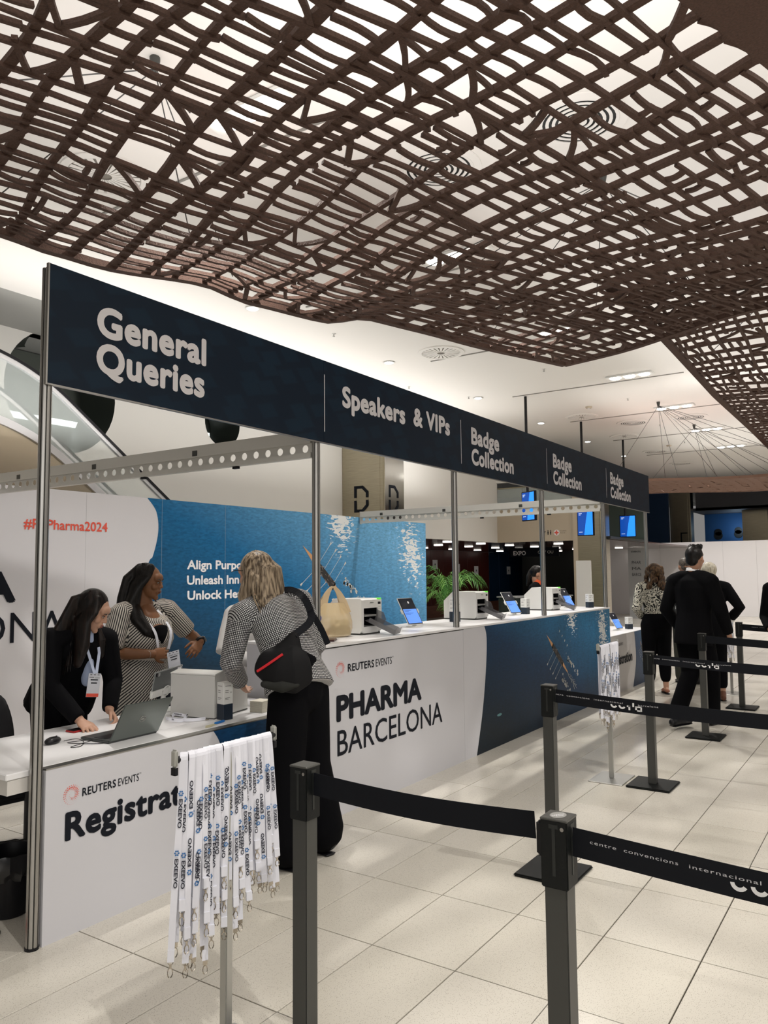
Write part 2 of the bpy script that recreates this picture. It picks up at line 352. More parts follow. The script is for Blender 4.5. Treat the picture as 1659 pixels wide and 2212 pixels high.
MB().box((9.6, 10.90, 4.22), (10.3, 10.94, 4.28)).build('strip_lamp', mat('strip lamp glow', (0.9, 1, 0.95)), wb_)
# bulkhead over the lobby, on the plane y = 9
wl = struct('wall_lobby')
MB().box((14.22, 9.0, 2.36), (18.9, 9.12, CZ)).build('bulkhead', M_WALL, wl)
MB().box((14.2, 9.0, 0), (14.3, 14, 2.36)).build('side_wall', M_WALL, wl)
wr = struct('wall_right')
MB().box((18.86, 6.889, 2.361), (18.98, 9.0, 3.30)).build('cream_bulkhead', M_CREAM, wr)
MB().box((18.84, 6.889, 3.24), (18.87, 9.0, 3.30)).build('cornice', M_CREAM, wr)
MB().box((18.86, 6.889, 3.95), (18.98, 9.0, 4.2)).build('upper_wall', M_WALL, wr)
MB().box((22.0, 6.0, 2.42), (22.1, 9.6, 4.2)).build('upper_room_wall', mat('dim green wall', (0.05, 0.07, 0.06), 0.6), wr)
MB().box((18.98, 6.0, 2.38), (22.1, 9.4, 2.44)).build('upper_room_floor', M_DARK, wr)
MB().box((18.87, 6.9, 3.30), (18.885, 8.98, 3.80)).build('glass_balustrade', M_GLASS, wr)
MB().cyl((18.88, 6.9, 3.80), (18.88, 8.98, 3.80), 0.02, n=8).build('balustrade_rail', M_STEEL, wr, True)
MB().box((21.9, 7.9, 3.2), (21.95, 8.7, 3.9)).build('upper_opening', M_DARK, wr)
text(wr, 'wayfinding_text', 'Toilets', (18.855, 7.24, 2.60), (0, -1, 0), (0, 0, 1), 0.16, 0.02, M_INK)
text(wr, 'wayfinding_text', 'First aid', (18.855, 7.24, 2.55), (0, -1, 0), (0, 0, 1), 0.12, 0.02, M_INK)
def cross(y, z, r, m, x):
    a = r * 0.33; pts = [(-a, -r), (a, -r), (a, -a), (r, -a), (r, a), (a, a), (a, r), (-a, r), (-a, a), (-r, a), (-r, -a), (-a, -a)]
    mb = MB(); mb.add([(x, y - p[0], z + p[1]) for p in pts], [tuple(range(12))]); mb.build('red_cross', m, wr)
MB().add([(18.856, 7.34 + 0.075 * math.cos(k * PI / 10), 2.57 + 0.075 * math.sin(k * PI / 10)) for k in range(20)], [tuple(range(20))]).build('cross_disc', M_LETTERB, wr)
cross(7.34, 2.57, 0.055, M_RED, 18.852)
for yy in (7.50, 7.57):                                        # the two toilet figures
    mb = MB(); mb.ell((18.853, yy, 2.625), (0.002, 0.013, 0.013)); mb.add([(18.853, yy - 0.018, 2.605), (18.853, yy + 0.018, 2.605), (18.853, yy + 0.010, 2.52), (18.853, yy - 0.010, 2.52)], [(0, 1, 2, 3)])
    mb.build('toilet_symbol', M_INK, wr)
mb = MB(); mb.add([(18.853, 7.77, 2.585), (18.853, 7.79, 2.575), (18.853, 7.70, 2.52), (18.853, 7.63, 2.61), (18.853, 7.65, 2.62), (18.853, 7.71, 2.55)], [(0, 1, 2, 5), (2, 3, 4, 5)]); mb.build('tick_symbol', M_INK, wr)
# lobby beyond: dark glossy ceiling with round lamps, dark red boarding
lob = struct('ceiling_lobby')
MB().box((14.3, 9.13, 2.362), (36, 14, 2.42)).build('lobby_ceiling_slab', mat('dark gloss ceiling', (0.05, 0.016, 0.012), 0.12), lob)
MB().box((18.99, 6.1, 2.362), (36, 9.12, 2.41)).build('lobby_ceiling_slab', MATS['dark gloss ceiling'], lob)
for i, yy in enumerate((8.1, 9.65, 11.05, 12.7)):
    for x_ in range(7):
        row = ['nearest', 'second', 'third', 'farthest'][i]
        X = 17.2 + 1.86 * x_ + (0.1 * i)
        if yy < 9.1 and X < 19.3: continue
        t = thing('lobby_lamp', 'small round lamp glowing in the dark lobby ceiling, %s row, %s from the left' % (row, ['first', 'second', 'third', 'fourth', 'fifth', 'sixth', 'seventh'][x_ - (2 if i == 0 else 0)]), 'ceiling light', (X, yy, 2.36), 0, 'round lamps in the dark lobby ceiling')
        MB().lathe([(0.13, -0.016), (0.13, -0.002)], (0, 0, 0), 16).build('glowing_disc', mat('lobby lamp glow', (1, 0.93, 0.85), 0.5, emis=5), t)
wo = struct('wall_lobby_back')
M_WOOD = mat('dark red boarding', (0.085, 0.012, 0.009), 0.28, noise_s=3, noise_a=0.5, stretch=(6, 1, 0.3))
for k in range(22):
    x0 = 17.0 + 0.92 * k; blue = 27.6 < x0 < 34
    MB().bbox((x0 + 0.006, 13.78, 0.42), (x0 + 0.914, 13.84, 2.36), 0.004, 1).build('board', mat('blue glass wall', (0.008, 0.03, 0.07), 0.08) if blue else M_WOOD, wo)
MB().box((17, 13.70, 0), (37.3, 13.9, 0.42)).build('baseboard', mat('brown plinth', (0.16, 0.06, 0.035), 0.5, noise_s=5, noise_a=0.4, stretch=(0.4, 1, 6)), wo)
for k, (X, Z) in enumerate([(23.74, 1.86), (26.9, 1.64), (29.85, 1.63), (25.4, 1.72)]):
    o = MB().box((X - 0.17, 13.762, Z - 0.16), (X + 0.17, 13.768, Z + 0.16)).build('notice_sheet', M_LETTERB, None); tag(o, 'square white notice on the dark lobby wall, %s from the left' % ['first', 'third', 'fourth', 'second'][k], 'notice')
    MB().box((X - 0.03, 13.7605, Z - 0.04), (X + 0.03, 13.7615, Z + 0.03)).build('printed_mark', M_INK, o)
t = thing('hanging_sign', 'dark hanging sign with white lettering under the lobby ceiling', 'sign', (22.5, 9.4, 2.2))
MB().box((0, -0.7, -0.16), (0.03, 0.9, 0.12)).build('sign_board', M_INK, t)
text(t, 'lettering', 'EXPO', (-0.005, 0.80, -0.11), (0, -1, 0), (0, 0, 1), 0.42, 0.13, M_LETTERB, 0.03)
text(t, 'lettering', 'OZY OU', (-0.005, -0.02, -0.07), (0, -1, 0), (0, 0, 1), 0.5, 0.09, M_PLASG, 0.0)
# columns
def column(name, lab, x0, x1, y0, y1, z1=CZ, pol=False):
    t = thing(name, lab, 'column', (x0, y0, 0)); w, d = x1 - x0, y1 - y0
    MB().bbox((0.012, 0.012, 0), (w, d, z1), 0.01).build('core', M_STEEL, t)
    MB().bbox((0, 0.10, 0), (0.014, d - 0.10, z1 - 0.004), 0.003, 1).build('panel', M_STEEL, t)
    MB().bbox((0.06, 0, 0), (w - 0.01, 0.014, z1 - 0.004), 0.003, 1).build('panel', mat('polished steel', (0.62, 0.62, 0.60), 0.10, 1.0) if pol else M_STEEL, t)
    return t
cD = column('steel_column', 'brushed steel column with a segmented black letter D on two faces', 13.42, 14.22, 9.0, 10.1, pol=True)
def segD(org, xd, w, h, par):
    org = Vector(org); xd = Vector(xd); th = 0.062; g = 0.028
    def P(x, z): return org + xd * x + Vector((0, 0, z))
    for sgn in (0, 1):
        def Z(z): return z if sgn == 0 else h - z
        outer = [(0, h / 2 - g), (0, 0), (w * 0.62, 0), (w, w * 0.36), (w, h / 2 - g)]; inner = [(th, h / 2 - g), (th, th), (w * 0.62 - th * 0.4, th), (w - th, w * 0.36 + th * 0.4), (w - th, h / 2 - g)]
        mb = MB(); n = 5; mb.add([P(a, Z(b)) for a, b in outer] + [P(a, Z(b)) for a, b in inner], [(i, i + 1, n + i + 1, n + i) for i in range(n - 1)]); mb.build('letter_half', M_INK, par)
segD((-0.012, 0.76, 2.88), (0, -1, 0), 0.37, 0.57, cD); segD((0.20, -0.006, 2.87), (1, 0, 0), 0.37, 0.58, cD)
cE = column('steel_column', 'tall brushed steel column behind the booth, right of the red cross sign', 18.80, 19.25, 6.10, 6.889, 4.2)
MB().bbox((-0.02, 0.66, 0), (0.05, 0.786, 4.19), 0.01).build('edge_trim', M_CREAM, cE)
o = MB().bbox((17.6, 6.05, 0), (17.66, 6.40, 1.83), 0.006).build('white_board', M_PLASW, None); tag(o, 'tall narrow blank white board standing before the steel column', 'board')
# far right: white partition and the dim blue hall behind it
wf = struct('wall_far')
for k in range(13):
    y1 = 10.42 - 1.05 * k; MB().bbox((28.6, y1 - 1.047, 0), (28.68, y1, 2.56), 0.003, 1).build('panel', mat('white partition', (0.86, 0.84, 0.86), 0.5), wf)
wd = struct('wall_blue_hall')
MB().box((33.0, 8.0, 0), (33.2, 16, CZ)).build('blue_wall', M_BLUEP, wd)
MB().box((36.0, 5.3, 0), (36.2, 7.2, CZ)).build('blue_wall', mat('lit blue wall', (0.03, 0.13, 0.33), 0.6), wd)
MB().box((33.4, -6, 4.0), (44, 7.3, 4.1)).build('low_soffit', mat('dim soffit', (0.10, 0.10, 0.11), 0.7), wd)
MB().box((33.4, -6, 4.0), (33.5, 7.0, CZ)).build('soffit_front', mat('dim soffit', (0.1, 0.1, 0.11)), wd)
MB().box((43.0, -10, 0), (43.2, 8, CZ)).build('end_wall', mat('deep blue', (0.006, 0.015, 0.04), 0.5), wd)
MB().box((29.5, 8.2, 0), (29.7, 13, 4.6)).build('dark_screen_wall', M_DARK, wd)
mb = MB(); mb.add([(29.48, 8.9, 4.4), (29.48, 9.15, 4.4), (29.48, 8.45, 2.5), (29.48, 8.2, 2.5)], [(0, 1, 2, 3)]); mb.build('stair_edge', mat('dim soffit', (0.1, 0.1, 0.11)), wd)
cF = column('steel_column', 'brushed steel column in the dim blue hall, left of the round windows', 33.3, 33.9, 7.2, 8.02)
cG = column('steel_column', 'brushed steel column in the dim blue hall, right of the round windows', 34.5, 35.3, 4.5, 5.45)
mb = MB()
for a, b, c_, d_ in ((-0.006, 0.36, 2.86, 3.12),): mb.box((a - 0.002, b, 2.6), (a, b + 0.05, 3.12)); mb.box((a - 0.002, b - 0.22, 3.07), (a, b + 0.05, 3.12))
mb.build('black_letter_bracket', M_INK, cF)
for yy, zz in ((6.65, 3.05), (5.85, 3.10)):
    mb = MB(); mb.cyl((35.99, yy, zz), (35.97, yy, zz), 0.17, n=24); mb.cyl((35.99, yy, zz + 0.15), (35.97, yy, zz + 0.15), 0.15, n=24); mb.build('round_window', M_DARK, wd)
light('POINT', (35.2, 5.75, 3.3), 14, (0.6, 0.8, 1), 0.1, parent=wd)
for k, (X, Y_) in enumerate([(38, 4.9), (39.5, 4.5)]):
    t = thing('hall_lamp', 'small round lamp over the dark far hall, %s' % ['left one', 'right one'][k], 'ceiling light', (X, Y_, 3.99))
    MB().lathe([(0.16, -0.02), (0.16, -0.002)], (0, 0, 0), 16).build('glowing_disc', MATS['lobby lamp glow'], t)

for k, (X, Y_) in enumerate([(4.9, 6.2), (8.6, 6.6), (12.2, 4.9), (13.3, 6.9), (15.3, 4.4), (18.5, 4.6), (11.9, 7.4), (21.4, 4.7)]):
    t = thing('sprinkler', 'tiny ceiling sprinkler head, %s of eight by distance' % ['nearest', 'second', 'third', 'fourth', 'fifth', 'sixth', 'seventh', 'farthest'][k], 'sprinkler', (X, Y_, CZ), 0, 'ceiling sprinklers')
    MB().cyl((0, 0, -0.035), (0, 0, -0.001), 0.008, n=8).build('stem', M_ALU, t, True); MB().lathe([(0.03, -0.004), (0.028, -0.001)], (0, 0, 0), 12).build('rose', M_PLASW, t); MB().lathe([(0.018, -0.042), (0.018, -0.038)], (0, 0, 0), 10).build('deflector', M_ALU, t)
for k, (X, Y_) in enumerate([(15.6, 5.3), (21.8, 5.2)]):
    t = thing('smoke_detector', 'cream smoke detector on the ceiling, %s one' % ['nearer', 'farther'][k], 'smoke detector', (X, Y_, CZ)); MB().lathe([(0.055, -0.035), (0.07, -0.012), (0.07, -0.001)], (0, 0, 0), 18).build('case', M_CREAM, t, True); MB().lathe([(0.02, -0.044), (0.03, -0.036)], (0, 0, 0), 12).build('sensor', M_PLASW, t, True)

# ------------------------------------------------------------------ escalator behind the booth
esc = thing('escalator', 'escalator with glass balustrade and black handrail behind the white booth wall', 'escalator', (0, 0, 0))
ES = math.radians(35.6)
def esc_path(dz, y, x0=2.0):
    P_ = []; kx, kz = 5.75, 3.78
    for k in range(0, 15):
        a = ES * k / 14; R = 2.6; P_.append((kx - R * (math.sin(ES) - math.sin(a)), y, kz + R * (math.cos(a) - math.cos(ES)) + dz))
    P_ = [(x0, y, P_[0][2])] + P_
    for k in range(1, 8): P_.append((kx + 0.75 * k, y, kz - 0.75 * k * math.tan(ES) + dz))
    return [p for p in P_ if p[2] > -0.1]
for nm, y in (('near', 8.60), ('far', 9.55)):
    top = esc_path(0, y)
    MB().ribbon(top, 0.07, 0.035).build('handrail', M_BLACK, esc, True)
    MB().ribbon([(p[0], p[1], p[2] - 0.045) for p in top], 0.05, 0.05).build('rail_channel', mat('pale metal channel', (0.72, 0.72, 0.74), 0.35, 0.6), esc, True)
    low = esc_path(-0.80, y)
    mb = MB(); n = len(top); m = min(len(top), len(low)); mb.add([(p[0], p[1], p[2] - 0.05) for p in top[:m]] + [(p[0], p[1], p[2]) for p in low[:m]], [(i, i + 1, m + i + 1, m + i) for i in range(m - 1)])
    mb.build('glass_panel', mat('balustrade glass', (0.85, 0.93, 0.91), 0.03, alpha=0.30), esc)
    MB().ribbon(low, 0.10, 0.09).build('skirt_rail', mat('pale metal channel', (0.72, 0.72, 0.74)), esc, True)
low = esc_path(-0.85, 8.58); mb = MB(); m = len(low)
mb.add([(p[0], 8.58, p[2]) for p in low] + [(p[0], 8.58, max(0.02, p[2] - 1.9)) for p in low], [(i, m + i, m + i + 1, i + 1) for i in range(m - 1)])
mb.build('cladding', mat('champagne cladding', (0.66, 0.58, 0.44), 0.22, 0.85), esc, True)
low = esc_path(-0.9, 8.62); mb = MB(); m = len(low)
mb.add([(p[0], 8.62, p[2]) for p in low] + [(p[0], 9.53, p[2]) for p in low], [(i, i + 1, m + i + 1, m + i) for i in range(m - 1)]); mb.build('step_deck', M_GREYP, esc)

# ------------------------------------------------------------------ booth
PY = 3.195                                       # post centre line
def post_poly(r):
    pts = []
    for k in range(8):
        a = 2 * PI * (k + 0.5) / 8
        for da, rr in ((-0.26, 1.0), (-0.10, 1.0), (-0.09, 0.78), (0.09, 0.78), (0.10, 1.0), (0.26, 1.0)):
            pts.append((rr * r * math.cos(a + da), rr * r * math.sin(a + da)))
    return pts
PM = MB().prism(post_poly(0.027), 0, 1).mesh('post_core', M_ALU)
PD = MB().prism([(0.0225 * math.cos(2 * PI * k / 16), 0.0225 * math.sin(2 * PI * k / 16)) for k in range(16)], 0, 1).mesh('post_groove', M_ALUD)
XP = [2.02, 3.965, 5.855, 7.79, 9.83, 11.80]
plab = ['leftmost grooved aluminium booth post, nearest the camera', 'grooved aluminium post behind the woman in the checked jacket', 'grooved aluminium post beside the potted palm', 'grooved aluminium post before the seated-height staff member', 'grooved aluminium post at the right end of the tall counter', 'last grooved aluminium post, under the right end of the banner']
plab[3] = 'grooved aluminium post in front of the staff member with orange collar'
for k, x in enumerate(XP):
    z0 = 0.0 if k in (0, 1, 5) else 1.13
    t = thing('booth_post', plab[k], 'post', (x, PY, z0))
    for me in (PM, PD):
        o = link('profile' if me is PM else 'groove_core', me, t); o.scale = (1, 1, (3.0 if k == 0 else 2.99) - z0)
    if k == 0: MB().cyl((0, 0, 0), (0, 0, 0.012), 0.03, n=16).build('foot', M_BLACK, t)
def beam(x, lab, w=0.045):
    t = thing('perforated_beam', lab, 'beam', (x, 0, 0)); y0, y1 = PY + 0.03, 7.03; zb, zt = 2.362, 2.545
    mb = MB(); mb.M = Matrix(((0, 0, 1, 0), (1, 0, 0, 0), (0, 1, 0, 0), (0, 0, 0, 1))); hs = []; y = y0 + 0.06
    while y < y1 - 0.05: hs.append([(y + 0.026 * math.cos(2 * PI * k / 14), 2.425 + 0.026 * math.sin(2 * PI * k / 14)) for k in range(14)]); y += 0.1115
    mb.prism([(y0, zb + 0.03), (y1, zb + 0.03), (y1, zt - 0.08), (y0, zt - 0.08)], -0.002, 0.002, hs); mb.build('perforated_web', M_BEAM, t)
    MB().box((-w / 2, y0, zb), (w / 2, y1, zb + 0.034)).build('flange', M_BEAM, t)
    MB().box((-w / 2, y0, zt - 0.085), (w / 2, y1, zt)).build('flange', M_BEAM, t)
    for yy in (4.3, 5.5, 6.6): MB().box((-w / 2 - 0.004, yy, zt - 0.075), (-w / 2, yy + 0.05, zt - 0.035)).build('bracket', M_GREYP, t)
    for yy in (3.9, 4.9): MB().box((-0.012, yy, zb - 0.018), (0.012, yy + 0.05, zb)).build('clip', M_BLACK, t)
    MB().box((-w / 2, y1 - 0.003, zb - 0.01), (w / 2, y1 + 0.004, zt + 0.003)).build('end_plate', M_BEAM, t)
beam(3.965, 'long perforated aluminium beam across the left of the booth'); beam(9.83, 'long perforated aluminium beam behind the tall counter')

# banner
def m_banner():
    m = mat('navy banner print', (0.006, 0.018, 0.035), 0.42, spec=0.22); N, L, b = nodes_of(m)
    tc = N.new('ShaderNodeTexCoord'); mp = N.new('ShaderNodeMapping'); mp.inputs['Rotation'].default_value = (0.0, 0.45, 0); mp.inputs['Scale'].default_value = (5.0, 1, 9)
    ns = N.new('ShaderNodeTexNoise'); ns.inputs['Scale'].default_value = 1.2
    v = N.new('ShaderNodeTexVoronoi'); v.feature = 'F1'; v.distance = 'CHEBYCHEV'; v.inputs['Scale'].default_value = 1.0; v.inputs['Randomness'].default_value = 0.7
    L.new(tc.outputs['Object'], mp.inputs[0]); L.new(mp.outputs[0], v.inputs['Vector'])
    L.new(tc.outputs['Object'], ns.inputs['Vector'])
    r = N.new('ShaderNodeValToRGB'); r.color_ramp.elements[0].position = 0.30; r.color_ramp.elements[1].position = 0.42
    r.color_ramp.elements[0].color = (0.007, 0.024, 0.046, 1); r.color_ramp.elements[1].color = (0.0045, 0.013, 0.027, 1)
    L.new(v.outputs['Distance'], r.inputs[0])
    mx = N.new('ShaderNodeMix'); mx.data_type = 'RGBA'; mx.inputs[7].default_value = (0.0045, 0.013, 0.027, 1); L.new(ns.outputs[0], mx.inputs[0]); L.new(r.outputs[0], mx.inputs[6]); L.new(mx.outputs[2], b.inputs['Base Color'])
    return m
M_BAN = m_banner()
BY = 3.155
ban = thing('banner', 'long navy overhead banner reading General Queries, Speakers and VIPs, Badge Collection', 'banner', (0, 0, 0))
bx = [2.0, 4.0, 5.93, 7.87, 9.88, 11.9]
for k in range(5): MB().box((bx[k] + 0.001, BY, 2.462), (bx[k + 1] - 0.001, BY + 0.012, 3.015)).build('banner_panel', M_BAN, ban)
MB().box((2.0, BY - 0.002, 2.455), (11.9, BY + 0.014, 2.462)).build('edge_strip', M_ALU, ban); MB().box((1.992, BY - 0.002, 2.455), (1.9995, BY + 0.014, 3.015)).build('edge_strip', M_ALU, ban)
for x in (4.005, 5.92, 7.87, 9.88): MB().box((x - 0.003, BY - 0.0015, 2.535), (x + 0.003, BY - 0.0003, 2.92)).build('divider_line', M_LETTER, ban)
X_, Z_ = (1, 0, 0), (0, 0, 1); by = BY - 0.002
def btext(s, x, z, w, cap=0.148, b=0.042, sp=1.06): text(ban, 'lettering', s, (x, by, z), X_, Z_, w, cap, M_LETTER, b, sp)
btext('General', 2.25, 2.742, 0.70); btext('Queries', 2.25, 2.562, 0.69)
btext('Speakers', 4.20, 2.735, 0.81, 0.145); btext('& VIPs', 5.13, 2.748, 0.59, 0.145)
for x in (6.11, 8.045, 10.04): btext('Badge', x, 2.732, 0.575, 0.15); btext('Collection', x, 2.548, 0.895, 0.145)

# ------------------------------------------------------------------ printed water picture (boat, ripples, glints)
def m_water(name, x0, x1, z0, z1, dark, bright, top, glints, gscale, wave=1.0):
    """Flat print: blue water photograph, darker lower left, with two glittering patches."""
    m = bpy.data.materials.new(name); m.use_nodes = True; N, L, b = nodes_of(m); b.inputs['Roughness'].default_value = 0.45
    tc = N.new('ShaderNodeTexCoord'); sep = N.new('ShaderNodeSeparateXYZ'); L.new(tc.outputs['Object'], sep.inputs[0])
    def mr(src, a, b_): n = N.new('ShaderNodeMapRange'); n.inputs[1].default_value = a; n.inputs[2].default_value = b_; L.new(src, n.inputs[0]); return n.outputs[0]
    def op(o, a, b_=None, v=None, clamp=False):
        n = N.new('ShaderNodeMath'); n.operation = o; n.use_clamp = clamp; L.new(a, n.inputs[0])
        if b_ is not None: L.new(b_, n.inputs[1])
        if v is not None: n.inputs[1].default_value = v
        return n.outputs[0]
    u = mr(sep.outputs[0], x0, x1); w = mr(sep.outputs[2], z0, z1)
    g = op('MULTIPLY_ADD', u, w, None); g = op('ADD', op('MULTIPLY', u, v=0.62), op('MULTIPLY', w, v=0.55), clamp=True)
    r = N.new('ShaderNodeValToRGB'); e = r.color_ramp.elements; e[0].position = 0.12; e[0].color = (*dark, 1); e[1].position = 0.98; e[1].color = (*top, 1); k = e.new(0.55); k.color = (*bright, 1); L.new(g, r.inputs[0])
    mp = N.new('ShaderNodeMapping'); mp.inputs['Rotation'].default_value = (0, -0.35, 0); mp.inputs['Scale'].default_value = (14 * wave, 1, 40 * wave); L.new(tc.outputs['Object'], mp.inputs[0])
    ns = N.new('ShaderNodeTexNoise'); ns.inputs['Scale'].default_value = 1; ns.inputs['Detail'].default_value = 3; ns.inputs['Distortion'].default_value = 0.6; L.new(mp.outputs[0], ns.inputs['Vector'])
    mp2 = N.new('ShaderNodeMapping'); mp2.inputs['Rotation'].default_value = (0, 0.30, 0); mp2.inputs['Scale'].default_value = (9 * wave, 1, 1.3 * wave); L.new(tc.outputs['Object'], mp2.inputs[0])
    n2 = N.new('ShaderNodeTexNoise'); n2.inputs['Scale'].default_value = 1; L.new(mp2.outputs[0], n2.inputs['Vector'])
    amp = op('MULTIPLY', op('SUBTRACT', ns.outputs[0], v=0.5), v=1.1); st = op('MULTIPLY', op('SUBTRACT', n2.outputs[0], v=0.5), op('MULTIPLY', u, v=0.5))
    fac = op('ADD', op('ADD', amp, st), v=1.0)
    vm = N.new('ShaderNodeVectorMath'); vm.operation = 'SCALE'; L.new(r.outputs[0], vm.inputs[0]); L.new(fac, vm.inputs['Scale'])
    cur = vm.outputs[0]
    mp3 = N.new('ShaderNodeMapping'); mp3.inputs['Rotation'].default_value = (0, -0.25, 0); mp3.inputs['Scale'].default_value = (7 * wave, 1, 26 * wave); L.new(tc.outputs['Object'], mp3.inputs[0])
    n3_ = N.new('ShaderNodeTexNoise'); n3_.inputs['Scale'].default_value = 1; n3_.inputs['Detail'].default_value = 1; n3_.inputs['Distortion'].default_value = 1.1; L.new(mp3.outputs[0], n3_.inputs['Vector'])
    for cx, cz, rx, rz, tilt in glints:
        dx = op('DIVIDE', op('SUBTRACT', sep.outputs[0], v=cx), v=rx); dz = op('DIVIDE', op('SUBTRACT', sep.outputs[2], v=cz), v=rz)
        dx = op('ADD', dx, op('MULTIPLY', dz, v=tilt)); d = op('SQRT', op('ADD', op('MULTIPLY', dx, dx), op('MULTIPLY', dz, dz)))
        f = mr(d, 1.0, 0.15); f.node.clamp = True
        f = op('ADD', f, op('MULTIPLY', op('SUBTRACT', n3_.outputs[0], v=0.5), v=3.4)); f = mr(f, 0.50, 0.62); msk = mr(d, 1.35, 1.0); f = op('MULTIPLY', f, msk)
        mx = N.new('ShaderNodeMix'); mx.data_type = 'RGBA'; mx.inputs[7].default_value = (0.80, 0.82, 0.82, 1); L.new(f, mx.inputs[0]); L.new(cur, mx.inputs[6]); cur = mx.outputs[2]
    L.new(cur, b.inputs['Base Color']); b.inputs['Specular IOR Level'].default_value = 0.25; return m
DK, BR, TP = (0.006, 0.022, 0.045), (0.010, 0.085, 0.22), (0.10, 0.36, 0.66)
M_W1 = m_water('water print back wall', 5.7, 11.84, 0.3, 2.46, (0.008, 0.03, 0.06), (0.010, 0.13, 0.30), (0.16, 0.42, 0.68), [(9.35, 2.35, 0.36, 0.42, 0.0), (11.35, 1.92, 0.42, 0.58, 0.25)], 1, 0.9)
M_W2 = m_water('water print counter', 6.2, 9.9, 0.0, 1.12, (0.003, 0.010, 0.018), (0.004, 0.032, 0.085), (0.03, 0.18, 0.36), [(8.55, 1.08, 0.17, 0.22, 0.0), (9.62, 0.85, 0.20, 0.34, 0.2)], 1, 1.6)
M_W3 = m_water('water print desk', 2.9, 4.0, 0.0, 0.75, (0.003, 0.013, 0.035), (0.004, 0.025, 0.075), (0.02, 0.12, 0.30), [], 1, 1.6)
M_W4 = m_water('water print far desk', 10.9, 11.8, 0.0, 0.75, (0.006, 0.02, 0.05), (0.01, 0.05, 0.13), (0.03, 0.14, 0.30), [], 1, 1.6)
M_HULL = mat('print timber hull', (0.62, 0.33, 0.15), 0.5); M_CREW = mat('print dark crew', (0.02, 0.018, 0.018), 0.5); M_FOAM = mat('print white foam', (0.62, 0.62, 0.58), 0.5)
def boat(par, y, bow, stern, sc_):
    """Rowing boat and splashes of the printed picture, flat on the panel."""
    b0 = Vector((bow[0], 0, bow[1])); s0 = Vector((stern[0], 0, stern[1])); d = (s0 - b0); Ln = d.length; d.normalize(); n = Vector((d.z, 0, -d.x))
    def pt(t, w): q = b0 + d * (t * Ln) + n * (w * sc_); return (q.x, y, q.z)
    for nm, t0, t1, w0, w1, m in (('print_bow', 0, 0.24, 0.0, 0.040, M_HULL), ('print_crew', 0.22, 0.62, 0.05, 0.055, M_CREW), ('print_stern', 0.60, 0.80, 0.036, 0.012, M_HULL)):
        mb = MB(); mb.add([pt(t0, -w0), pt(t1, -w1), pt(t1, w1), pt(t0, w0)], [(0, 1, 2, 3)]); mb.build(nm, m, par)
    rnd = random.Random(3); mb = MB(); y2 = y - 0.0008
    for k in range(26):
        t = 0.23 + 0.39 * rnd.random(); w = (rnd.random() - 0.5) * 0.11; a = pt(t, w); e = pt(t + 0.02 + 0.02 * rnd.random(), w + (rnd.random() - 0.5) * 0.06); r = 0.004 * sc_
        mb.add([(a[0] - r, y2, a[2]), (a[0] + r, y2, a[2] - r), (e[0] + r, y2, e[2]), (e[0] - r, y2, e[2] + r)], [(0, 1, 2, 3)])
    mb.build('print_limbs', mat('print skin', (0.45, 0.36, 0.30), 0.5), par, kind='stuff')
    for k in range(4):
        for s in (-1, 1):
            mb = MB(); t = 0.26 + 0.10 * k; a = Vector(pt(t + 0.03, 0.05 * s)); e = Vector(pt(t - 0.04 if s > 0 else t + 0.05, 0.36 * s)); c = (e - a).normalized(); q = Vector((c.z, 0, -c.x)) * 0.003 * sc_
            if s > 0 or sc_ > 1.0: mb.add([tuple(a - q), tuple(a + q), tuple(e + q), tuple(e - q)], [(0, 1, 2, 3)])
            w = q * 5; f = e + c * 0.045 * sc_; mb.add([tuple(e - w * 0.5), tuple(e + w * 0.5), tuple(f + w), tuple(f - w)], [(0, 1, 2, 3)]); mb.build('print_oar', M_FOAM, par)
    mb = MB()
    for k in range(70):
        s = 1 if k % 2 else -1; t = 0.62 + 0.5 * rnd.random(); w = s * (0.14 + 0.1 * rnd.random() + 0.12 * (t - 0.6)); c = Vector(pt(t, w)); ra = (0.006 + 0.018 * rnd.random()) * sc_; n_ = 7
        mb.add([(c.x + ra * math.cos(2 * PI * i / n_) * (0.5 + rnd.random()), y2, c.z + 1.3 * ra * math.sin(2 * PI * i / n_) * (0.4 + rnd.random())) for i in range(n_)], [tuple(range(n_))])
    for k in range(14):
        t = 0.78 + 0.3 * rnd.random(); a = Vector(pt(t, (rnd.random() - 0.5) * 0.03)); e = Vector(pt(t + 0.1, (rnd.random() - 0.5) * 0.16)); r = 0.003
        mb.add([(a.x - r, y2, a.z), (a.x + r, y2, a.z), (e.x + r, y2, e.z), (e.x - r, y2, e.z)], [(0, 1, 2, 3)])
    mb.build('print_splash', M_FOAM, par, kind='stuff')

def wavepoly(pts, x1, z0, z1, y, m, par, name):       # coloured area right of a curved boundary
    P_ = [(a, b) for a, b in pts]; poly = P_ + [(x1, z1), (x1, z0)] if P_[0][1] < P_[-1][1] else P_ + [(x1, z0), (x1, z1)]
    mb = MB(); mb.M = Matrix(((1, 0, 0, 0), (0, 0, 1, y), (0, 1, 0, 0), (0, 0, 0, 1))); mb.prism(poly, 0, 0.001); return mb.build(name, m, par)
def smooth_pts(P_, n=6):
    out = []
    for i in range(len(P_) - 1):
        p0 = P_[max(i - 1, 0)]; p1 = P_[i]; p2 = P_[i + 1]; p3 = P_[min(i + 2, len(P_) - 1)]
        for k in range(n):
            t = k / n; out.append(tuple(0.5 * ((2 * p1[j]) + (-p0[j] + p2[j]) * t + (2 * p0[j] - 5 * p1[j] + 4 * p2[j] - p3[j]) * t * t + (-p0[j] + 3 * p1[j] - 3 * p2[j] + p3[j]) * t ** 3) for j in range(len(p1))))
    out.append(tuple(P_[-1])); return out
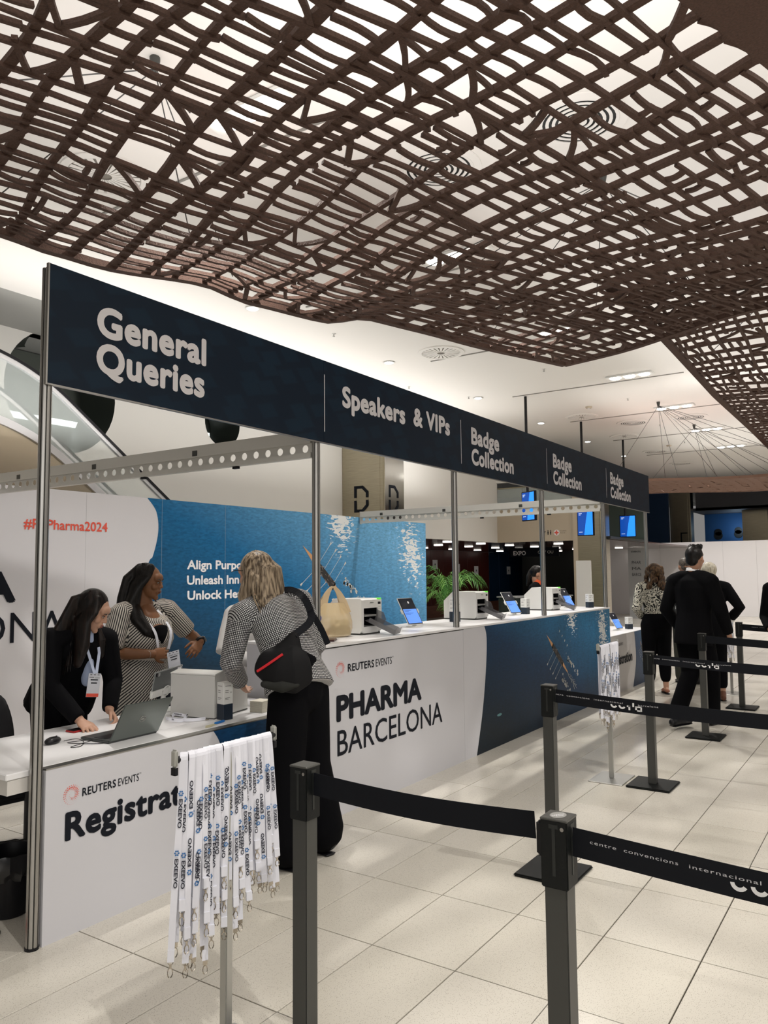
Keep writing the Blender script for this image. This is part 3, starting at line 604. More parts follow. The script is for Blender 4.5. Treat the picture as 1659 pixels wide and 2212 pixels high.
# back wall of the booth
bw = thing('booth_back_wall', 'tall booth back wall printed white and blue with a rowing boat', 'display wall', (0, 0, 0))
seams = [0.0, 1.98, 2.97, 3.96, 4.95, 5.94, 6.94, 7.92, 8.91, 9.87, 10.86, 11.84]
for a, b in zip(seams, seams[1:]): MB().box((a + 0.001, 7.052, 0), (b - 0.001, 7.10, 2.46)).build('wall_panel', mat('white wall print', (0.70, 0.69, 0.72), 0.5), bw)
wavepoly(smooth_pts([(5.35, 0.0), (5.50, 0.9), (5.74, 1.68), (5.82, 1.81), (5.89, 2.08), (5.86, 2.31), (5.73, 2.46)]), 11.84, 0, 2.46, 7.05, M_W1, bw, 'water_print')
for x in (5.94, 6.94): MB().box((x - 0.002, 7.0478, 0), (x + 0.002, 7.0488, 2.46)).build('seam_line', mat('seam', (0.25, 0.35, 0.45), 0.5), bw)
boat(bw, 7.0475, (8.44, 1.99), (9.62, 1.02), 1.15)
wt = 7.0468
def wtext(s, x, z, w, cap, m, b, sp=1.0): text(bw, 'lettering', s, (x, wt, z), X_, Z_, w, cap, m, b, sp)
wtext('#RxPharma2024', 4.26, 2.055, 0.95, 0.098, M_RED, 0.018)
wtext('Align Purpose', 6.32, 1.655, 1.09, 0.108, M_LETTERB, 0.03); wtext('Unleash Innovation', 6.32, 1.472, 1.42, 0.108, M_LETTERB, 0.03); wtext('Unlock Health', 6.33, 1.292, 1.10, 0.108, M_LETTERB, 0.03)
wtext('PHARMA', 2.35, 1.345, 1.85, 0.285, M_INK, 0.05); wtext('BARCELONA', 2.36, 0.965, 2.36, 0.29, M_INK, 0.0)

def logo_ring(par, x, z, R, y, m1=M_RED):
    mb = MB()
    for j, (rr, n, dr) in enumerate([(1.0, 26, 0.045), (0.80, 24, 0.06), (0.62, 20, 0.05), (0.46, 16, 0.04), (0.33, 12, 0.03)]):
        for k in range(n):
            a = 2 * PI * k / n + j * 0.2; c = (x + R * rr * math.cos(a), z + R * rr * math.sin(a)); q = R * dr * 1.35 * (0.6 + 0.45 * math.cos(a - 2.6 + j))
            mb.add([(c[0] + q * math.cos(2 * PI * i / 6), y, c[1] + q * math.sin(2 * PI * i / 6)) for i in range(6)], [tuple(range(6))])
    mb.build('dotted_ring_logo', m1, par, kind='stuff')
def event_line(par, x, z, w, cap, y):
    text(par, 'lettering', 'REUTERS', (x, y, z), X_, Z_, w * 0.56, cap, M_INK, 0.018, 1.05); text(par, 'lettering', 'EVENTS', (x + w * 0.60, y, z), X_, Z_, w * 0.37, cap, M_INK, 0.0, 1.05)
    text(par, 'lettering', 'TM', (x + w * 0.975, y, z + cap * 0.85), X_, Z_, w * 0.035, cap * 0.2, M_INK, 0.0)
def desk(lab, x0, x1, y0, y1, h, base_x, graph, wave, wm, legs=True):
    t = thing('reception_counter', lab, 'counter', (0, 0, 0))
    MB().bbox((x0, y0 + 0.018, h - 0.028), (x1, y1, h), 0.004, 1).build('worktop', M_WHITE, t)
    return t
# low desk left
d1 = desk('low white reception desk with Registration lettering, between the two left posts', 1.90, 3.955, 3.206, 3.98, 0.752, 0, 0, 0, 0)
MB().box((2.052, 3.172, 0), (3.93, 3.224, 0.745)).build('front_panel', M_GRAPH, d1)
MB().box((2.052, 3.1705, 0.745), (3.93, 3.224, 0.751)).build('front_edge', M_ALU, d1)
MB().box((1.91, 3.23, 0.66), (3.945, 3.94, 0.722)).build('apron', mat('apron white', (0.62, 0.60, 0.57), 0.5), d1)
wavepoly(smooth_pts([(2.96, 0.0), (3.13, 0.42), (3.10, 0.65), (3.045, 0.745)]), 3.93, 0, 0.745, 3.170, M_W3, d1, 'water_print')
logo_ring(d1, 2.183, 0.612, 0.042, 3.1695); event_line(d1, 2.235, 0.593, 0.325, 0.036, 3.1695)
text(d1, 'lettering', 'Registration', (2.15, 3.1695, 0.415), X_, Z_, 0.90, 0.122, M_INK, 0.036, 1.05)
for lx in (2.35,): 
    MB().cyl((lx, 3.75, 0.03), (lx, 3.75, 0.66), 0.035, n=16).build('leg', M_BLACK, d1, True); MB().lathe([(0.24, 0), (0.24, 0.008), (0.05, 0.03), (0.04, 0.04)], (lx, 3.75, 0), 28).build('foot', M_BLACK, d1, True)
# tall counter
d2 = thing('reception_counter', 'tall white and blue counter with PHARMA BARCELONA lettering', 'counter', (0, 0, 0))
for a, b in ((3.996, 5.853), (5.857, 9.915)): MB().bbox((a, 3.168, 1.108), (b, 3.86, 1.128), 0.003, 1).build('worktop', M_WHITE, d2)
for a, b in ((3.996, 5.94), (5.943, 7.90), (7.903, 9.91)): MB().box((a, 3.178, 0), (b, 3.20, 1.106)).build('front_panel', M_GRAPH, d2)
MB().box((9.885, 3.2, 0), (9.91, 3.84, 1.106)).build('side_panel', M_GRAPH, d2); MB().box((3.996, 3.2, 0), (4.01, 3.84, 1.106)).build('side_panel', M_GRAPH, d2)
MB().box((3.996, 3.176, 1.100), (5.95, 3.1779, 1.107)).build('shadow_gap', M_DARK, d2)
wavepoly(smooth_pts([(6.16, 0.0), (6.29, 0.38), (6.37, 0.75), (6.39, 1.0), (6.35, 1.107)]), 9.91, 0, 1.107, 3.1765, M_W2, d2, 'water_print')
logo_ring(d2, 4.20, 0.952, 0.052, 3.1755); event_line(d2, 4.28, 0.928, 0.56, 0.052, 3.1755)
text(d2, 'lettering', 'PHARMA', (4.15, 3.1755, 0.61), X_, Z_, 1.09, 0.168, M_INK, 0.042, 1.0)
text(d2, 'lettering', 'BARCELONA', (4.16, 3.1755, 0.388), X_, Z_, 1.40, 0.168, M_INK, 0.004, 1.0)
boat(d2, 3.1745, (7.79, 0.93), (8.52, 0.36), 0.62)
MB().add([(6.62 + 0.05 * math.cos(k * PI / 8), 3.1745, 0.28 + 0.012 * math.sin(k * PI / 8)) for k in range(16)], [tuple(range(16))]).build('pale_fleck', mat('pale teal', (0.10, 0.25, 0.27), 0.5), d2)
# far low desk
d3 = desk('low desk beyond the tall counter, printed with Registration lettering', 9.95, 11.76, 3.165, 3.95, 0.752, 0, 0, 0, 0)
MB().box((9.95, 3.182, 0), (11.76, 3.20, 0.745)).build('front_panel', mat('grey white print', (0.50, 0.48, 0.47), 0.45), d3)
wavepoly(smooth_pts([(10.86, 0.0), (11.0, 0.25), (11.04, 0.45), (10.99, 0.745)]), 11.76, 0, 0.745, 3.180, M_W4, d3, 'water_print')
text(d3, 'lettering', 'Registration', (9.98, 3.179, 0.36), X_, Z_, 0.87, 0.135, M_INK, 0.035)
event_line(d3, 10.12, 0.605, 0.33, 0.035, 3.179)
boat(d3, 3.1785, (11.25, 0.60), (11.45, 0.30), 0.35)
MB().bbox((9.97, 3.9, 0), (11.7, 3.94, 0.72), 0.004, 1).build('rear_panel', M_WHITE, d3)

# ------------------------------------------------------------------ hanging nets
def net(lab, O, s_dir, t_dir, S, T, zf, ds, dt, wa, wb2, rnd_seed, lenA=0.16, fill=1.5, hem=0.07, corner=None, diag=0.13, M_NET=M_NET):
    t = thing('woven_net', lab, 'hanging net', (0, 0, 0)); rd = random.Random(rnd_seed); sd = Vector((s_dir[0], s_dir[1], 0)).normalized(); td = Vector((t_dir[0], t_dir[1], 0)).normalized(); O = Vector((O[0], O[1], 0))
    def pt(s, q, dz=0): p = O + sd * s + td * q; return Vector((p.x, p.y, zf(s, q) + dz))
    nA = int(S / ds); nB = int(T / dt); sa = [ds * (i + 0.25 * (rd.random() - 0.5)) for i in range(1, nA)]; tb = [dt * (j + 0.25 * (rd.random() - 0.5)) for j in range(1, nB)]
    def wob(i, q): return 0.035 * math.sin(q * 1.7 + i * 1.3) + 0.02 * math.sin(q * 4.1 + i * 2.1)
    for i, s in enumerate(sa):
        n = max(2, int(T / lenA)); w = wa * (0.8 + 0.5 * rd.random())
        MB().ribbon([pt(s + wob(i, T * k / n), T * k / n, 0.012) for k in range(n + 1)], [w * (0.85 + 0.3 * rd.random()) for k in range(n + 1)], 0.03).build('strand', M_NET, t)
    for j, q in enumerate(tb):
        n = max(2, int(S / lenA)); w = wb2 * (0.8 + 0.5 * rd.random())
        MB().ribbon([pt(S * k / n, q + 0.6 * wob(j + 50, S * k / n), -0.008) for k in range(n + 1)], [w * (0.85 + 0.3 * rd.random()) for k in range(n + 1)], 0.026).build('cross_strand', M_NET, t)
    for nm, P_ in (('edge_strand', [(S * k / 60, 0.0) for k in range(61)]), ('edge_strand', [(0.0, T * k / 40) for k in range(41)]), ('edge_strand', [(S * k / 60, T) for k in range(61)]), ('edge_strand', [(S, T * k / 40) for k in range(41)])):
        MB().ribbon([pt(a, b) for a, b in P_], hem, 0.05).build(nm, M_NET, t)
    mb = MB(); AA = [0.0] + sa + [S]; BB = [0.0] + tb + [T]
    for i in range(len(AA) - 1):
        for j in range(len(BB) - 1):
            s0, s1, t0, t1 = AA[i], AA[i + 1], BB[j], BB[j + 1]; h = t1 - t0; c = rd.random()
            def piece(a, b, c_, d, sag, w):
                mb.ribbon([pt(a + (c_ - a) * k / 4 + wob(i, 0) * 0, b + (d - b) * k / 4 + sag * math.sin(PI * k / 4), -0.012 * math.sin(PI * k / 4)) for k in range(5)], w * (0.8 + 0.5 * rd.random()), 0.024)
            if c < diag:
                if rd.random() < 0.5: piece(s0, t0, s1, t1, 0.02, wb2 * 1.2); piece(s0 + 0.1 * (s1 - s0), t0 + 0.7 * h, s1, t1 - 0.1 * h, 0.015, wb2)
                else: m_ = (s0 + s1) / 2; piece(s0, t1, m_, t0, 0.0, wb2 * 1.2); piece(m_, t0, s1, t1, 0.0, wb2 * 1.2)
            elif c < diag + 0.07: pass
            else:
                k = 1 if rd.random() > fill - 1 else 2
                for q in range(k): f = (q + 1) / (k + 1); piece(s0, t0 + h * f + 0.02 * (rd.random() - 0.5), s1, t0 + h * f + 0.03 * (rd.random() - 0.5), (rd.random() - 0.25) * 0.055, wb2)
                if rd.random() < 0.18: f = 0.25 + 0.5 * rd.random(); piece(s0 + (s1 - s0) * f, t0, s0 + (s1 - s0) * f + 0.01, t0 + h * (0.5 if rd.random() < 0.5 else 1), 0, wb2 * 1.1)
    mb.build('short_pieces', M_NET, t, kind='stuff'); return t, pt
PROF = [(-1, 4.0), (0, 4.0), (1.27, 3.985), (2.24, 4.007), (2.8, 4.013), (3.33, 3.889), (4.07, 3.905), (4.49, 3.972), (5.27, 3.922), (5.73, 3.949), (6.01, 3.996), (12, 4.0)]
def prof(s):
    for (a, za), (b, zb) in zip(PROF, PROF[1:]):
        if a <= s <= b: f = (s - a) / (b - a); f = f * f * (3 - 2 * f); return za + (zb - za) * f
    return 4.0
def zf1(s, t): return 4.0 + (prof(s) - 4.0) * math.exp(-t * 0.9) + 0.05 * math.sin(s * 1.1 + t * 0.8) * min(1, t) - 0.03 * math.sin(t * 2.2) * min(1, t)
n1, pt1 = net('large brown woven net hung below the ceiling over the queue', (8.55, 3.18), (-0.946, 0.324), (-0.26, -0.966), 9.8, 4.2, zf1, 0.25, 0.23, 0.050, 0.026, 1, fill=1.25)
MB().ribbon([pt1(9.8 * k / 40, 4.24, -0.03) for k in range(41)], 0.30, 0.03).build('front_band', M_NET, n1)
def zf2(s, t): return 4.16 + 0.05 * math.sin(s * 0.8 + 0.5) * min(1, t + 0.2) + 0.04 * math.sin(t * 1.4 + s * 0.3) - 0.10 * min(1, max(0, (s - 2) / 3))
n2, pt2 = net('second brown woven net, running on beyond the far corner of the first', (6.75, 2.10), (1, 0.006, 0), (-0.03, -1, 0), 17.5, 6.0, zf2, 0.30, 0.24, 0.050, 0.030, 2, 0.3, 1.3, 0.08, diag=0.10)
def zf3(s, t): return 3.40 + 0.05 * math.sin(s * 1.3) + 0.05 * math.sin(t * 1.1 + 1)
n3, pt3 = net('far small brown woven net on a fan of cables past the banner end', (16.0, 5.7), (1, 0, 0), (0.0, -1, 0), 2.7, 5.7, zf3, 0.25, 0.22, 0.13, 0.12, 5, 0.4, 1.3, 0.10, M_NET=mat('lit brown woven cord', (0.22, 0.125, 0.09), 0.85))  # cord colour lightened to paint in the light from below
def fan(lab, x, y, ptf, targets):
    t = thing('suspension_cables', lab, 'cable', (x, y, CZ), 0); MB().lathe([(0.02, -0.10), (0.035, -0.02), (0.035, -0.001)], (0, 0, 0), 12).build('ceiling_anchor', M_GREYP, t, True)
    for s, q in targets:
        p = ptf(s, q); p = Vector((p.x - x, p.y - y, p.z - CZ)); MB().cyl((0, 0, -0.08), tuple(p), 0.0045, n=5).build('cable', M_CABLE, t)
fan('cable fan above the far small net, nearer of two', 15.99, 3.99, pt3, [(0.2, 0.6), (0.2, 2.0), (0.4, 3.4), (0.3, 4.6), (1.2, 1.5), (1.5, 2.6), (1.6, 4.0), (2.6, 3.0), (0.9, 5.2)])
fan('cable fan above the far small net, farther of two', 19.02, 3.95, pt3, [(2.6, 0.6), (2.2, 2.2), (2.6, 2.4), (2.4, 3.8), (2.65, 4.4), (2.6, 5.4), (1.8, 3.2)])
fan('cable fan seen through the upper left of the big net', 3.21, 3.94, pt1, [(6.2, 0.2), (5.0, 0.8), (4.4, 0.3), (6.8, 1.4), (5.6, 2.0)])
fan('cable fan seen through the right of the big net', 6.37, 1.98, pt1, [(0.8, 1.0), (1.6, 0.4), (2.8, 0.6), (3.4, 1.4), (2.0, 2.4), (3.0, 3.0), (0.4, 2.0)])
fan('cable fan over the second net', 9.5, 0.8, pt2, [(1.5, 0.4), (3.0, 0.3), (2.0, 2.2), (4.2, 1.2), (3.4, 2.6)])

# ------------------------------------------------------------------ queue barriers
def stanchion(x, y, lab, h=0.985, sticker=False, belt_to=None, clip=None, txt=None):
    t = thing('queue_post', lab, 'barrier post', (x, y, 0))
    MB().bbox((-0.165, -0.16, 0.0), (0.165, 0.16, 0.016), 0.007, 2).build('base', M_BLACKP, t)
    MB().bbox((-0.029, -0.029, 0.016), (0.029, 0.029, h - 0.14), 0.003, 2).build('post', M_GREYP, t)
    cap = MB().bbox((-0.035, -0.035, h - 0.168), (0.035, 0.035, h), 0.003, 2).build('belt_head', M_BLACKP, t)
    MB().bbox((-0.0355, -0.0355, h - 0.006), (0.0355, 0.0355, h + 0.001), 0.002, 1).build('top_plate', mat('dark grey lid', (0.06, 0.06, 0.055), 0.35), t)
    for dx, dy in ((-1, 0), (0, -1), (0, 1), (1, 0)):
        mb = MB(); c = Vector((dx * 0.0353, dy * 0.0353, h - 0.075)); w = (0.0042 if dx == 0 else 0.0008, 0.0042 if dy == 0 else 0.0008)
        mb.box((c.x - w[0], c.y - w[1], c.z - 0.062), (c.x + w[0], c.y + w[1], c.z + 0.052)); mb.box((c.x - (0.012 if dx == 0 else 0.0008), c.y - (0.012 if dy == 0 else 0.0008), c.z + 0.052), (c.x + (0.012 if dx == 0 else 0.0008), c.y + (0.012 if dy == 0 else 0.0008), c.z + 0.062)); mb.build('slot', M_DARK, cap)
    MB().cyl((-0.036, -0.022, h - 0.022), (-0.034, -0.022, h - 0.022), 0.005, n=10).build('screw', M_ALU, cap)
    if sticker:
        MB().add([(0.026 * math.cos(k * PI / 10), 0.020 * math.sin(k * PI / 10), h + 0.0016) for k in range(20)], [tuple(range(20))]).build('sticker', mat('silver sticker', (0.30, 0.30, 0.29), 0.3), t)
        text(t, 'lettering', 'SAFETY', (-0.018, 0.008, h + 0.0022), (0.8, -0.6, 0), (0.6, 0.8, 0), 0.036, 0.007, M_LETTERB, 0.02)
        text(t, 'lettering', 'ZONE', (-0.016, -0.002, h + 0.0022), (0.8, -0.6, 0), (0.6, 0.8, 0), 0.022, 0.006, M_LETTERB, 0.02)
    if clip: MB().bbox((-0.012, clip * 0.035, h - 0.105), (0.012, clip * 0.057, h - 0.018), 0.006, 2).build('belt_clip', M_BLACK, t)
    if belt_to is not None:                                     # belt runs along -y from this head
        L = y - 0.035 - belt_to; n = 16; zt = h - 0.022
        MB().ribbon([(0, -0.0355 - L * k / n, zt - 0.035 - 0.035 * math.sin(PI * k / n) * (L / 2.0)) for k in range(n + 1)], 0.0018, 0.070, up=(0, 0, 1)).build('belt', M_BELT, t)
        if txt: 
            for s0 in txt: belt_print(t, s0, zt - 0.035, L)
    return t
def belt_print(t, s0, zc, L):
    """small words, cut-off big letters and city name, white on the belt's outer face."""
    x = -0.0018; D = (0, -1, 0)
    def z(s): return zc - 0.035 * math.sin(PI * s / L) * (L / 2.0)
    for w, ds, wd in (('centre', 0.0, 0.065), ('convencions', 0.083, 0.125), ('internacional', 0.232, 0.150)):
        a = z(s0 + ds); e = z(s0 + ds + wd); text(t, 'belt_lettering', w, (x, -0.0355 - s0 - ds, a + 0.006), (0, -wd, e - a), Z_, wd, 0.0085, M_BELTP, 0.0, 1.15)
    b0 = s0 + 0.325
    mb = MB()
    for k in (0, 1):
        c = b0 + 0.012 + 0.042 * k; n = 9; q = []
        for R in (0.019, 0.010):
            for i in range(n): a = PI * 1.02 + (PI * 0.80) * i / (n - 1); q.append((x, -0.0355 - c - R * math.cos(a), z(c) + 0.0 + R * math.sin(a)))
        mb.add(q, [(i, i + 1, n + i + 1, n + i) for i in range(n - 1)])
    def r(a, b, c, d): mb.add([(x, -0.0355 - a, z(a) + c), (x, -0.0355 - b, z(a) + c), (x, -0.0355 - b, z(a) + d), (x, -0.0355 - a, z(a) + d)], [(0, 1, 2, 3)])
    r(b0 + 0.078, b0 + 0.094, -0.005, 0.002); r(b0 + 0.086, b0 + 0.095, -0.020, 0.002)
    r(b0 + 0.106, b0 + 0.115, -0.002, 0.018); r(b0 + 0.120, b0 + 0.129, -0.022, -0.001); r(b0 + 0.120, b0 + 0.150, -0.003, 0.003); r(b0 + 0.120, b0 + 0.150, -0.022, -0.015); r(b0 + 0.146, b0 + 0.154, -0.020, 0.001)
    mb.build('belt_logo', mat('belt white', (0.75, 0.75, 0.76), 0.6), t)
    a = z(s0 + 0.47); text(t, 'belt_lettering', 'barcelona', (x, -0.0355 - b0 - 0.135, a + 0.006), D, Z_, 0.10, 0.0085, M_BELTP, 0.0, 1.15)
stanchion(1.975, 1.640, 'tall dark queue post, nearest one left of centre in the photo', belt_to=0.757 + 0.093)
stanchion(1.905, 0.757, 'dark queue post with a round sticker on its lid, nearest right of centre', sticker=True, clip=1, belt_to=-1.2, txt=[0.045])
stanchion(4.03, 1.635, 'dark queue post behind the one with the sticker, before the blue counter', belt_to=-0.6, txt=[-0.02, 1.16])
stanchion(6.015, 1.640, 'dark queue post with its base touching the silver lanyard stand base', belt_to=-0.6, txt=[-0.02])
stanchion(7.985, 1.665, 'dark queue post beside the walking man in the black suit', belt_to=-0.6)
stanchion(9.85, 1.640, 'farthest dark queue post, beside the far lanyard stand', belt_to=-0.6, txt=[0.1])

# ------------------------------------------------------------------ lanyards
M_STRAP = mat('white satin strap', (0.72, 0.73, 0.80), 0.45); M_CLIP = mat('nickel clip', (0.50, 0.45, 0.38), 0.25, 1.0); M_TXT = mat('navy lettering', (0.012, 0.014, 0.03), 0.5); M_LBL = mat('blue emblem', (0.03, 0.14, 0.36), 0.5)
def strap_meshes(L, Lb, w, wob, up, seed):
    rd = random.Random(seed); a = MB(); n = 7; ph = rd.random() * 6
    def xo(z): return wob * math.sin(z * 7 + ph)
    fr = [(xo(z), -0.017 + 0.004 * math.sin(z * 9 + ph), -z) for z in [L * (1 - k / n) for k in range(n)]]
    arc = [(xo(0), -0.017 * math.cos(PI * k / 6), 0.017 * math.sin(PI * k / 6)) for k in range(7)]
    bk = [(xo(z) + 0.012 * (z / Lb), 0.017 + 0.006 * math.sin(z * 6 + ph), -z) for z in [Lb * (k + 1) / n for k in range(n)]]
    path = fr + arc + bk; P_ = [Vector(p) for p in path]; vs = []; m = len(P_)
    for p in P_: vs += [(p.x - w / 2, p.y, p.z), (p.x + w / 2, p.y, p.z)]
    a.add(vs, [(2 * i, 2 * i + 1, 2 * i + 3, 2 * i + 2) for i in range(m - 1)])
    a.box((fr[0][0] - w / 2, -0.021, -L - 0.002), (fr[0][0] + w / 2, -0.012, -L + 0.028))
    me = a.mesh('strap', M_STRAP)
    t = MB(); lg = MB(); V, F, per = glyphs('EXEEVO', 0.03); x0 = min(v[0] for v in V); x1 = max(v[0] for v in V)
    z = 0.045 + 0.10 * rd.random()
    while z < L - 0.12:
        o = Vector((xo(z + 0.04), -0.0205 + 0.004 * math.sin((z + .04) * 9 + ph), -z)); s = 0.074 / (x1 - x0); sc_ = 0.0115 / 0.73
        if up: t.add([(o.x - (y - 0.33) * sc_, o.y - 0.0001 * (i // per), -z - 0.074 + (x - x0) * s) for i, (x, y) in enumerate(V)], F); zc = -z - 0.089
        else: t.add([(o.x + (y - 0.33) * sc_, o.y - 0.0001 * (i // per), -z - (x - x0) * s) for i, (x, y) in enumerate(V)], F); zc = -z + 0.014
        for k in range(6):
            c = (o.x + 0.0056 * math.cos(k * PI / 3), o.y, zc + 0.0056 * math.sin(k * PI / 3)); lg.add([(c[0] + 0.0031 * math.cos(q * PI / 3), c[1], c[2] + 0.0026 * math.sin(q * PI / 3)) for q in range(6)], [tuple(range(6))])
        z += 0.150
    c = MB(); x_ = fr[0][0]; zz = -L
    c.tube([(x_ + 0.008 * math.cos(q), -0.016, zz - 0.004 + 0.006 * math.sin(q)) for q in [2 * PI * k / 10 for k in range(11)]], 0.0012, 5, False)
    c.cyl((x_, -0.016, zz - 0.008), (x_, -0.016, zz - 0.018), 0.0035, n=8)
    c.tube([(x_ + 0.0075 * math.sin(q), -0.016, zz - 0.030 - 0.012 * math.cos(q)) for q in [2 * PI * k / 12 + 0.2 for k in range(12)]], 0.0017, 5, True)
    b = MB(); xb = bk[-1][0]; yb = bk[-1][1]
    b.box((xb - w * 0.35, yb - 0.003, -Lb - 0.012), (xb + w * 0.35, yb + 0.003, -Lb)); b.tube([(xb + 0.0075 * math.sin(q), yb, -Lb - 0.026 - 0.012 * math.cos(q)) for q in [2 * PI * k / 12 + 0.2 for k in range(12)]], 0.0017, 5, True)
    return me, t.mesh('lettering', M_TXT), lg.mesh('emblem', M_LBL), c.mesh('hook_clip', M_CLIP, True), b.mesh('hook_clip', M_CLIP, True)
SV = [strap_meshes(0.40 + 0.035 * (k % 5), 0.47 + 0.03 * ((k * 2) % 6), 0.0205, 0.004, k % 3 == 1, k) for k in range(10)]
ORD = ['first', 'second', 'third', 'fourth', 'fifth', 'sixth', 'seventh', 'eighth', 'ninth', 'tenth', 'eleventh', 'twelfth', 'thirteenth', 'fourteenth', 'fifteenth', 'sixteenth', 'seventeenth', 'eighteenth', 'nineteenth', 'twentieth', 'twenty-first', 'twenty-second', 'twenty-third', 'twenty-fourth', 'twenty-fifth', 'twenty-sixth', 'twenty-seventh', 'twenty-eighth']
def lanyard_stand(x, y, zb, w, rz, n, lab, which, fold=1.0, seed=1):
    t = thing('lanyard_stand', lab, 'stand', (x, y, 0), rz)
    MB().bbox((-0.17, -0.13, 0), (0.17, 0.13, 0.008), 0.003, 1).build('base', mat('satin silver', (0.50, 0.50, 0.48), 0.35, 0.9), t)
    MB().bbox((-0.016, -0.016, 0.008), (0.016, 0.016, zb - 0.012), 0.004, 2).build('pole', mat('satin silver pole', (0.46, 0.46, 0.44), 0.33, 0.8), t)
    MB().cyl((-w / 2, 0, zb), (w / 2, 0, zb), 0.011, n=12).build('cross_bar', M_BLACK, t, True)
    for s in (-1, 1):
        MB().bbox((s * w / 2 - 0.007, -0.014, zb - 0.022), (s * w / 2 + 0.007, 0.014, zb + 0.034), 0.006, 3).build('end_cap', mat('pale grey cap', (0.36, 0.36, 0.33), 0.4), t, True)
        MB().box((s * w / 2 - 0.006, -0.010, zb - 0.045), (s * w / 2 + 0.006, 0.010, zb - 0.022)).build('bar_clamp', M_BLACK, t)
    rd = random.Random(seed); c, s_ = math.cos(rz), math.sin(rz)
    for k in range(n):
        f = (k + 0.5) / n; xl = -w / 2 + 0.022 + (w - 0.044) * f; me = SV[(k * 7 + seed * 3) % 10]
        oy = 0.0
        L = thing('lanyard', 'white printed lanyard on the %s, %s from its left end' % (which, ORD[k]), 'lanyard', (x + c * xl, y + s_ * xl, zb + 0.0), rz + math.radians(-26 + 44 * (rd.random() - 0.5)), 'lanyards on the ' + which)
        if seed == 1: L.scale = (1, 1, 1.17 - 0.32 * f + 0.10 * (rd.random() - 0.5)); 
        else: L.scale = (1, 1, fold * (1 + 0.12 * (rd.random() - 0.5)))
        L.rotation_euler[1] = math.radians(5 * (0.35 - f) + 2.0 * (rd.random() - 0.5)) if seed == 1 else math.radians(2.5 * (rd.random() - 0.5))
        for nm, q in zip(('strap', 'lettering', 'emblem', 'hook_clip', 'hook_clip'), me):
            o = link(nm, q, L)
            if nm in ('lettering', 'emblem'): o['kind'] = 'stuff'
    return t
lanyard_stand(1.925, 1.937, 1.015, 0.46, 0.0, 28, 'silver T-shaped lanyard stand nearest the camera, before the low desk', 'near silver stand', seed=1)
lanyard_stand(6.03, 1.955, 1.015, 0.46, 0.0, 22, 'silver T-shaped lanyard stand in front of the blue counter', 'middle silver stand', 1.0, seed=2)
lanyard_stand(10.9, 1.93, 1.015, 0.40, 0.0, 12, 'farthest silver lanyard stand, behind the farthest queue post', 'farthest silver stand', 1.0, seed=3)

# ------------------------------------------------------------------ things on the low desk
DZ = 0.752
lt = thing('laptop', 'open grey laptop seen from behind on the low desk', 'laptop', (2.515, 3.362, DZ), math.radians(2))
MB().bbox((0, 0.0, 0.001), (0.315, 0.222, 0.015), 0.004, 2).build('base', mat('dark grey laptop', (0.055, 0.06, 0.06), 0.4), lt)
MB().bbox((0.02, 0.05, 0.0152), (0.295, 0.14, 0.0165), 0.001, 1).build('keyboard', M_BLACK, lt)
mb = MB(); mb.M = Matrix.Translation((0, 0.0, 0.014)) @ Matrix.Rotation(math.radians(31), 4, 'X'); mb.bbox((0, -0.008, 0), (0.315, 0.0, 0.222), 0.0035, 2); lid = mb.build('lid', mat('grey green metal', (0.17, 0.19, 0.18), 0.35, 0.7), lt)
mb = MB(); mb.M = Matrix.Translation((0, 0.0, 0.014)) @ Matrix.Rotation(math.radians(31), 4, 'X'); mb.box((0.008, 0.0002, 0.012), (0.307, 0.001, 0.214)); mb.build('screen', M_BLACK, lid)
mb = MB(); mb.M = Matrix.Translation((0.158, 0.0, 0.014)) @ Matrix.Rotation(math.radians(31), 4, 'X') @ Matrix.Translation((0, -0.0088, 0.112)); mb.tube([(0.018 * math.cos(2 * PI * k / 20), 0, 0.018 * math.sin(2 * PI * k / 20)) for k in range(21)], 0.0016, 5, False); mb.add([(-0.010, -0.0005, -0.004), (0.010, -0.0005, -0.004), (0.010, -0.0005, 0.004), (-0.010, -0.0005, 0.004)], [(0, 1, 2, 3)]); mb.build('round_emblem', M_ALU, lid)
ms = thing('mouse', 'black computer mouse beside the leftmost post on the desk', 'mouse', (2.375, 3.62, DZ), math.radians(20))
mb = MB(); mb.ell((0, 0, 0.014), (0.052, 0.031, 0.020), None, 18, 12); mb.v = [(x, y, max(z, 0.0005)) for x, y, z in mb.v]; mb.build('shell', M_BLACK, ms, True); MB().bbox((0.022, -0.003, 0.028), (0.034, 0.003, 0.034), 0.002, 1).build('wheel', M_GREYP, ms)
mb = MB(); mb.tube(smooth_pts([(2.425, 3.60, DZ + 0.006), (2.45, 3.53, DZ + 0.02), (2.47, 3.50, DZ + 0.004), (2.40, 3.43, DZ + 0.003), (2.37, 3.46, DZ + 0.003), (2.50, 3.47, DZ + 0.012), (2.39, 3.52, DZ + 0.012), (2.47, 3.42, DZ + 0.004), (2.52, 3.385, DZ + 0.004)]), 0.0018, 5)
tag(mb.build('mouse_cable', M_BLACK, None, True), 'thin black cable loop bundled beside the laptop', 'cable')
ph = thing('smartphone', 'phone in a red case under the left woman\'s hand', 'phone', (2.66, 3.79, DZ), math.radians(2)); MB().bbox((-0.078, -0.038, 0.0005), (0.078, 0.038, 0.010), 0.004, 2).build('case', mat('red rubber', (0.45, 0.02, 0.02), 0.45), ph); MB().bbox((-0.073, -0.033, 0.0095), (0.073, 0.033, 0.0112), 0.001, 1).build('screen', M_BLACK, ph)
